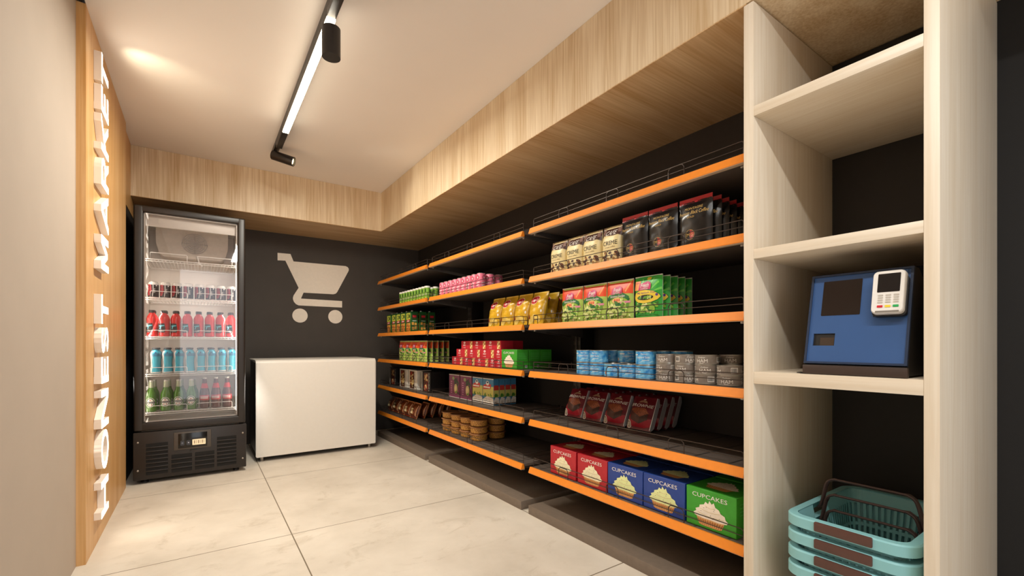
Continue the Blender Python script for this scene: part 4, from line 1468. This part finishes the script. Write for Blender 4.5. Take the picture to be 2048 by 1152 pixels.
# ---- tubs of nuts
def tub():
    b = MB()
    NUT = mottle('nut_mix', 'DDA650', '8A5720', 210, .45, 2, (1, 1, 1), .42, .58, .6)
    h, r = .0535, .064
    b.lathe([(r-.010, 0), (r-.003, .004), (r, .012), (r, h-.010), (r+.001, h-.009)], NUT, 30)
    o = b.build('nut_tub')
    l = MB()
    l.lathe([(r+.002, h-.0092), (r+.0095, h-.0085), (r+.0105, h-.006), (r+.009, h-.003), (r+.004, h-.0012), (r-.002, h-.001), (r-.006, h-.003), (0, h-.003)], mat('tub_lid', '9A6A44', .3), 30)
    l.build('lid', o)
    return o
P = Proto(tub(), 'tub', 'round tubs of nuts stacked on the bottom shelf')
for c_, y in enumerate((3.422, 3.262, 3.104, 2.947)):
    for k in range(3):
        P.put(1.735, y, Z6+.0536*k, 'round nut tub, %s of the %s front stack from the left' % (lv[k], ORD[c_]))
for c_, y in enumerate((3.422, 3.262, 3.104, 2.947)):
    for k in range(3):
        P.put(1.893, y, Z6+.0536*k, 'round nut tub, %s of the %s back stack from the left' % (lv[k], ORD[c_]))

# ---- tall green boxes with a spout of yellow window (far bay)
def qbox():
    w_, d, h = .120, .072, .196
    b = carton('c', w_, d, h, mat('juice_green', '1E5A26', .42))
    F, Fs = flat_front(d), flat_side(w_/2)
    hw = w_/2
    LM = mat('juice_lime', 'CBD24A', .45)
    RD = mat('juice_red', 'C92B35', .45)
    OR = mat('juice_orange', 'E2A548', .5)
    b.gfx(rr(-hw+.006, .118, .042, .182, .008), LM, F, 1)
    b.gfx(ell(-.012, .152, .022, .022, 18), mat('juice_dark', '2B4A1C', .5), F, 2)
    b.gfx(ell(-.012, .152, .014, .014, 18), LM, F, 3)
    b.gfx(rr(.012, .136, .036, .168, .003), mat('juice_dark', '2B4A1C', .5), F, 2)
    b.gfx([(-.05, .092), (.034, .098), (.036, .122), (-.046, .114)], RD, F, 3)
    b.gfx(rr(-.034, .101, .022, .110, .003), PW, F, 4)
    b.gfx([(-hw+.004, .01), (.046, .004), (.046, .088), (-hw+.010, .084)], OR, F, 2)
    for x, y in ((-.03, .03), (.01, .05), (.03, .025), (-.02, .065)):
        b.gfx(ell(x, y, .016, .012, 12, .4), mat('juice_deep', 'D0642C', .5), F, 3)
    b.gfx([(.046, .004), (.054, .004), (.058, .19), (.050, .188)], GR[1], F, 2)
    b.gfx(rr(-.024, .120, .024, .168, .006), mat('juice_dark2', '3A3A1A', .5), Fs, 1)
    b.gfx(rr(-.018, .14, .02, .16, .003), RD, Fs, 2)
    b.gfx(rr(-.02, .104, .022, .109, .001), PW, Fs, 1)
    for x, y in ((-.016, .08), (.012, .075), (-.014, .035), (.014, .04)):
        b.gfx(rr(x-.011, y-.014, x+.011, y+.014, .003), OR, Fs, 1)
    o = b.build('juice_carton')
    c = MB()
    c.lathe([(.009, h), (.009, h+.008), (.007, h+.010), (0, h+.010)], mat('cap_white', 'EFEBE2', .4), 12, .03, -.012)
    c.build('cap', o)
    return o
P = Proto(qbox(), 'carton', 'tall green cartons on the farthest bay')
qy = [4.685, 4.5345, 4.405, 4.2755, 4.1385]
for i, y in enumerate(qy):
    P.put(sx(1.65, .072), y, Z3, 'tall green carton with orange picture, %s from the left in front' % ORD[i])
for k in range(2):
    P.put(sx(1.65+.090*(k+1), .072), qy[-1], Z3, 'tall green carton, %s one behind the rightmost front carton' % ORD[k])

# ---- black and white boxes (far bay)
def bwbox(kind):
    w_, d, h = .200, .150, .190
    BKm, WHm = mat('pasta_black', '1A1614', .4), mat('pasta_white', 'E4DED2', .45)
    m = BKm if kind == 'k' else WHm
    b = carton('c', w_, d, h, m)
    F, Fs, Ft = flat_front(d), flat_side(w_/2), flat_top(h)
    hw = w_/2
    if kind == 'k':
        b.gfx([(-hw+.001, .002), (-hw+.03, .002), (-hw+.03, h-.002), (-hw+.001, h-.002)], mat('pasta_grey', '9A958C', .5), F, 1)
        x0, x1 = -.045, .055
    else:
        x0, x1 = -.075, .035
        b.gfx([(-hw+.001, -d/2+.001), (hw-.001, -d/2+.001), (hw-.001, d/2-.001), (-hw+.001, d/2-.001)], BKm, Ft, 1)
    b.gfx([(x0, .010), (x1, .010), (x1, h-.012), (x0, h-.012)], mat('pasta_photo', '5E2E1C', .5), F, 1)
    cols = [mat('pasta_cream', 'E3CD92', .5), mat('pasta_tan', 'B98A4A', .5), mat('pasta_red', 'B2372A', .5), mat('pasta_dark', '2C1810', .5), mat('pasta_cream', 'E3CD92', .5)]
    leaves(b, F, x0, x1, .012, h-.014, 26, cols, 4 if kind == 'k' else 9, .020, 2)
    for k in range(14):
        z = .016+k*.0118
        b.gfx(rr(x1+.008, z, x1+.018+(.006 if k % 3 else 0), z+.006, .001), WHm if kind == 'k' else mat('pasta_print', '6A625A', .5), F, 1)
    return b.build('pasta_box')
K = Proto(bwbox('k'), 'box', 'black and white boxes on the farthest bay')
Wb = Proto(bwbox('w'), 'box', 'black and white boxes on the farthest bay')
K.put(sx(1.71, .15), 4.735, Z5, 'black picture box, leftmost beside the white chest')
Wb.put(sx(1.71, .15), 4.425, Z5, 'white picture box, left one of the two white boxes')
Wb.put(sx(1.71, .15), 4.175, Z5, 'white picture box, right one beside the near black box')
K.put(sx(1.71, .15), 3.870, Z5, 'black picture box, nearest at the right end of the row')

# ---- bags of brown snacks (far bay)
def snack():
    w_, h, d = .140, .155, .075
    NUT = mottle('snack_fill', '9A4E22', '4A1E0C', 130, .3, 3, (1, 1, 1), .4, .6)
    b, F = pouch(w_, h, d, NUT, NUT, mat('snack_seam', 'C98A5A', .3), seal=.012, base=False, wob=.002, seed=41)
    hw = w_/2
    b.gfx(rr(-.040, .040, .018, .092, .003), mat('snack_label', 'E6D3A6', .5), F, 2, .012)
    b.gfx(rr(-.030, .072, .008, .078, .001), mat('snack_ink', 'B08A50', .5), F, 3)
    b.gfx(rr(-.030, .060, .004, .064, .001), mat('snack_ink', 'B08A50', .5), F, 3)
    band(b, F, -hw+.001, hw-.001, h-.012, h-.001, mat('snack_seam', 'C98A5A', .3), 1)
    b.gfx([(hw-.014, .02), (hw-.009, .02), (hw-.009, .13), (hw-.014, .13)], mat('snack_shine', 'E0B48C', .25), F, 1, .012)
    b.gfx([(-.06, .006), (.06, .006), (.055, .02), (-.055, .02)], mat('snack_red', '8A2418', .35), F, 1, .012)
    return Proto(b.build('snack_bag'), 'snack bag', 'brown snack bags leaning on the bottom shelf')
P = snack()
sy = [4.775, 4.615, 4.455, 4.295, 4.135]
for i, y in enumerate(sy):
    P.put(1.70, y, Z6+.004, 'brown snack bag with cream label, %s from the left in front' % ORD[i], tilt=R(-20))
for k in range(4):
    P.put(1.70+.083*(k+1), sy[-1], Z6+.004, 'brown snack bag, %s one behind the rightmost front bag' % ORD[k], tilt=R(-20))

# ================================================================== drinks inside the cooler
FY = 4.274
def cola():
    r, h = .0325, .118
    b = MB()
    ST = mat('can_alu', 'D6D2CA', .3, .7)
    BK = mat('cola_black', '1C0D10', .35)
    b.lathe([(r-.007, 0), (r-.002, .004), (r, .009), (r, h-.024), (r-.001, h-.015), (r-.006, h-.003), (r-.005, h), (r-.007, h), (r-.008, h-.003), (0, h-.003)], BK, 24, ms=[ST, BK, BK, PW, PW, ST, ST, ST, ST])
    F = drum(r)
    RD = mat('cola_red', 'B01C2C', .4)
    for u in (-.024, .078, -.126):
        b.gfx([(u-.004, .012), (u+.014, .018), (u+.024, .05), (u+.020, .095), (u-.002, .096)], RD, F, 1, .007)
        b.text('cola', BK, F, u+.009, .056, .012, 2, .060, .006, .2, R(90))
        b.gfx([(u+.026, .008), (u+.030, .008), (u+.034, .05), (u+.034, .098), (u+.030, .098), (u+.030, .05)], PW, F, 2, .007)
        b.text('zero', PW, F, u+.040, .050, .008, 3, .034, .006, 0, R(90))
        b.gfx(ell(u+.052, .088, .005, .005, 12), PW, F, 2, .007)
    return b.build('cola_can')
P = Proto(cola(), 'drink can', 'dark cola cans on the cooler shelf')
for i in range(8):
    P.put(-.288+.0705*i, FY, 1.345, 'dark cola can with white top, %s from the left in the cooler' % ORD[i], rz=-.25)
def sports(kind):
    h = .198
    b = MB()
    if kind == 'r':
        m = mat('red_drink', 'D92E2C', .22)
        prof = [(.020, 0), (.031, .004), (.033, .012), (.033, .018), (.0315, .022), (.0325, .028), (.0325, .104), (.0315, .110), (.033, .116), (.033, .135), (.028, .152), (.020, .166), (.0155, .172), (.0155, .180)]
    else:
        m = mat('cyan_drink', '3FB4CC', .25)
        prof = [(.020, 0), (.030, .003), (.0325, .010), (.0325, .016), (.030, .040), (.0285, .075), (.030, .105), (.0325, .125), (.0335, .140), (.031, .155), (.023, .170), (.0175, .176), (.0175, .182)]
    b.lathe(prof, m, 24)
    o = b.build('sports_bottle')
    c = MB()
    r = .0195 if kind == 'r' else .0225
    hc = .020 if kind == 'r' else .014
    z0 = prof[-1][1]-.004
    c.lathe([(r, z0), (r+.0005, z0+.002), (r, z0+hc-.002), (r-.002, z0+hc), (0, z0+hc)], mat('cap_black', '2A2322', .45) if kind == 'r' else mat('cap_grey', '3E4347', .45), 18)
    c.build('cap', o)
    l = MB()
    if kind == 'r':
        F = drum(.0330)
        LB = mat('sport_label', '241A1E', .4)
        # wrap label on the lower body
        pts = [(-.100, .030), (.012, .030), (.016, .060), (.010, .098), (-.100, .100)]
        l.gfx(pts, LB, F, 1, .007)
        CY = mat('sport_cyan', '5FC3D0', .4)
        for u in (-.028,):
            l.gfx([(u, .082), (u+.038, .086), (u+.036, .078), (u+.018, .075), (u+.012, .055), (u+.004, .055), (u+.010, .076), (u, .076)], CY, F, 2, .007)
        l.text('POWERADE', PW, F, -.012, .042, .009, 2, .042, .008, .2)
    else:
        F = drum(.0338)
        def Fc(u, v, lft):
            # follows the waisted body
            zs = prof
            rr_ = .03
            for (ra, za), (rb, zb) in zip(zs, zs[1:]):
                if za <= v <= zb:
                    rr_ = ra+(rb-ra)*(v-za)/max(1e-6, zb-za)
            return ((rr_+.0004+lft)*math.sin(u/.032), -(rr_+.0004+lft)*math.cos(u/.032), v)
        WH = mat('white_sleeve', 'ECE6DE', .45)
        pts = [(-.052, .004), (-.020, .004), (-.016, .05), (-.020, .09), (-.014, .125), (-.018, .150), (-.012, .168), (-.050, .168)]
        l.gfx(pts, WH, Fc, 1, .006)
        l.gfx([(-.018, .004), (.05, .004), (.05, .014), (-.018, .012)], WH, Fc, 1, .006)
        NV = mat('cyan_shoulder', '2F7FA0', .3)
        l.gfx([(-.012, .128), (.05, .128), (.05, .150), (-.010, .150)], NV, Fc, 1.5, .006)
        l.gfx([(-.002, .150), (.006, .165), (.012, .150)], mat('cyan_navy', '1E4A78', .4), Fc, 2, .006)
    l.build('label', o)
    return o
P = Proto(sports('r'), 'bottle', 'red drink bottles in the cooler')
for i in range(8):
    P.put(-.296+.0712*i, FY, 1.056, 'red drink bottle with black cap, %s from the left in front' % ORD[i], rz=-.2)
for i in range(8):
    P.put(-.296+.0712*i, FY+.075, 1.056, 'red drink bottle in the second row, %s from the left' % ORD[i], rz=-.2)
P = Proto(sports('c'), 'bottle', 'cyan drink bottles in the cooler')
for i in range(8):
    P.put(-.274+.0685*i, FY, .780, 'cyan drink bottle with white side, %s from the left in front' % ORD[i], rz=-.15)
for i in range(8):
    P.put(-.274+.0685*i, FY+.075, .780, 'cyan drink bottle in the second row, %s from the left' % ORD[i], rz=-.15)
def beer(kind):
    b = MB()
    if kind == 'g':
        GB = mat('green_glass', '4E7F22', .12)
        CL = mat('neck_foil', 'B9BFA0', .3, .3)
        prof = [(.022, 0), (.0325, .003), (.034, .010), (.034, .120), (.030, .140), (.020, .162), (.0165, .180), (.0145, .205), (.0135, .228)]
        b.lathe(prof, GB, 24)
        o = b.build('beer_bottle')
        n = MB()
        n.lathe([(.0172, .178), (.0182, .180), (.0165, .198), (.0150, .226), (.0145, .226)], CL, 20)
        n.build('neck_label', o)
        c = MB()
        c.lathe([(.0165, .222), (.0168, .225), (.0150, .233), (0, .235)], mat('cap_silver', 'CFCBBF', .3, .6), 18)
        c.build('cap', o)
        l = MB()
        F = drum(.0341)
        WHT = mat('label_cream', 'EAE6D8', .5)
        DGn = mat('label_green', '2E5A24', .5)
        l.gfx(ell(0, .070, .030, .036, 26), WHT, F, 1, .007)
        l.gfx(ell(0, .070, .0265, .0325, 26), DGn, F, 2, .007)
        l.gfx(ell(0, .070, .021, .027, 26), WHT, F, 3, .007)
        l.gfx([(-.029, .063), (.029, .063), (.029, .076), (-.029, .076)], PK, F, 4, .007)
        l.text('Heineken', PW, F, 0, .0695, .0075, 5, .048, .004)
        star = [((.006 if k % 2 == 0 else .0026)*math.sin(PI*k/5), .086+(.006 if k % 2 == 0 else .0026)*math.cos(PI*k/5)) for k in range(10)]
        l.gfx(star, mat('label_red', 'B3202A', .5), F, 5)
        l.gfx(rr(-.010, .050, .010, .058, .002), mat('label_red', 'B3202A', .5), F, 5)
        l.build('label', o)
    else:
        BB = mat('brown_glass', '5A2414', .15)
        prof = [(.020, 0), (.031, .003), (.0325, .010), (.0325, .118), (.0300, .138), (.0225, .168), (.0165, .192), (.0140, .215), (.0140, .236)]
        b.lathe(prof, BB, 24)
        o = b.build('beer_bottle')
        c = MB()
        c.lathe([(.0160, .230), (.0165, .233), (.0150, .242), (0, .244)], mat('cap_silver', 'CFCBBF', .3, .6), 18)
        c.build('cap', o)
        l = MB()
        F = drum(.0326)
        RD = mat('brown_label_red', 'C62A30', .45)
        l.gfx([(-.060, .066), (.060, .066), (.060, .104), (-.060, .104)], RD, F, 1, .007)
        for k in range(6):
            l.gfx(rr(-.026+.009*k, .076, -.0195+.009*k, .094, .001), PW, F, 2, .005)
        l.gfx(rr(-.026, .084, .026, .0862, .0005), RD, F, 3, .005)
        l.build('label', o)
        n = MB()
        n.lathe([(.0262, .158), (.0230, .170), (.0195, .183), (.0168, .195)], RD, 20)
        n.build('neck_label', o)
    return o
P = Proto(beer('g'), 'bottle', 'green beer bottles in the cooler')
gx = [-.302, -.214, -.137, -.058]
for i, x in enumerate(gx):
    P.put(x, FY+.004, .497, 'green beer bottle with round label, %s from the left in front' % ORD[i], rz=-.1)
for i, x in enumerate(gx):
    P.put(x+.012, FY+.082, .497, 'green beer bottle in the second row, %s from the left' % ORD[i], rz=-.1)
P = Proto(beer('b'), 'bottle', 'brown bottles in the cooler')
for i, x in enumerate((.026, .101, .176)):
    P.put(x, FY+.004, .497, 'brown bottle with red label, %s from the left' % ORD[i], rz=-.1)
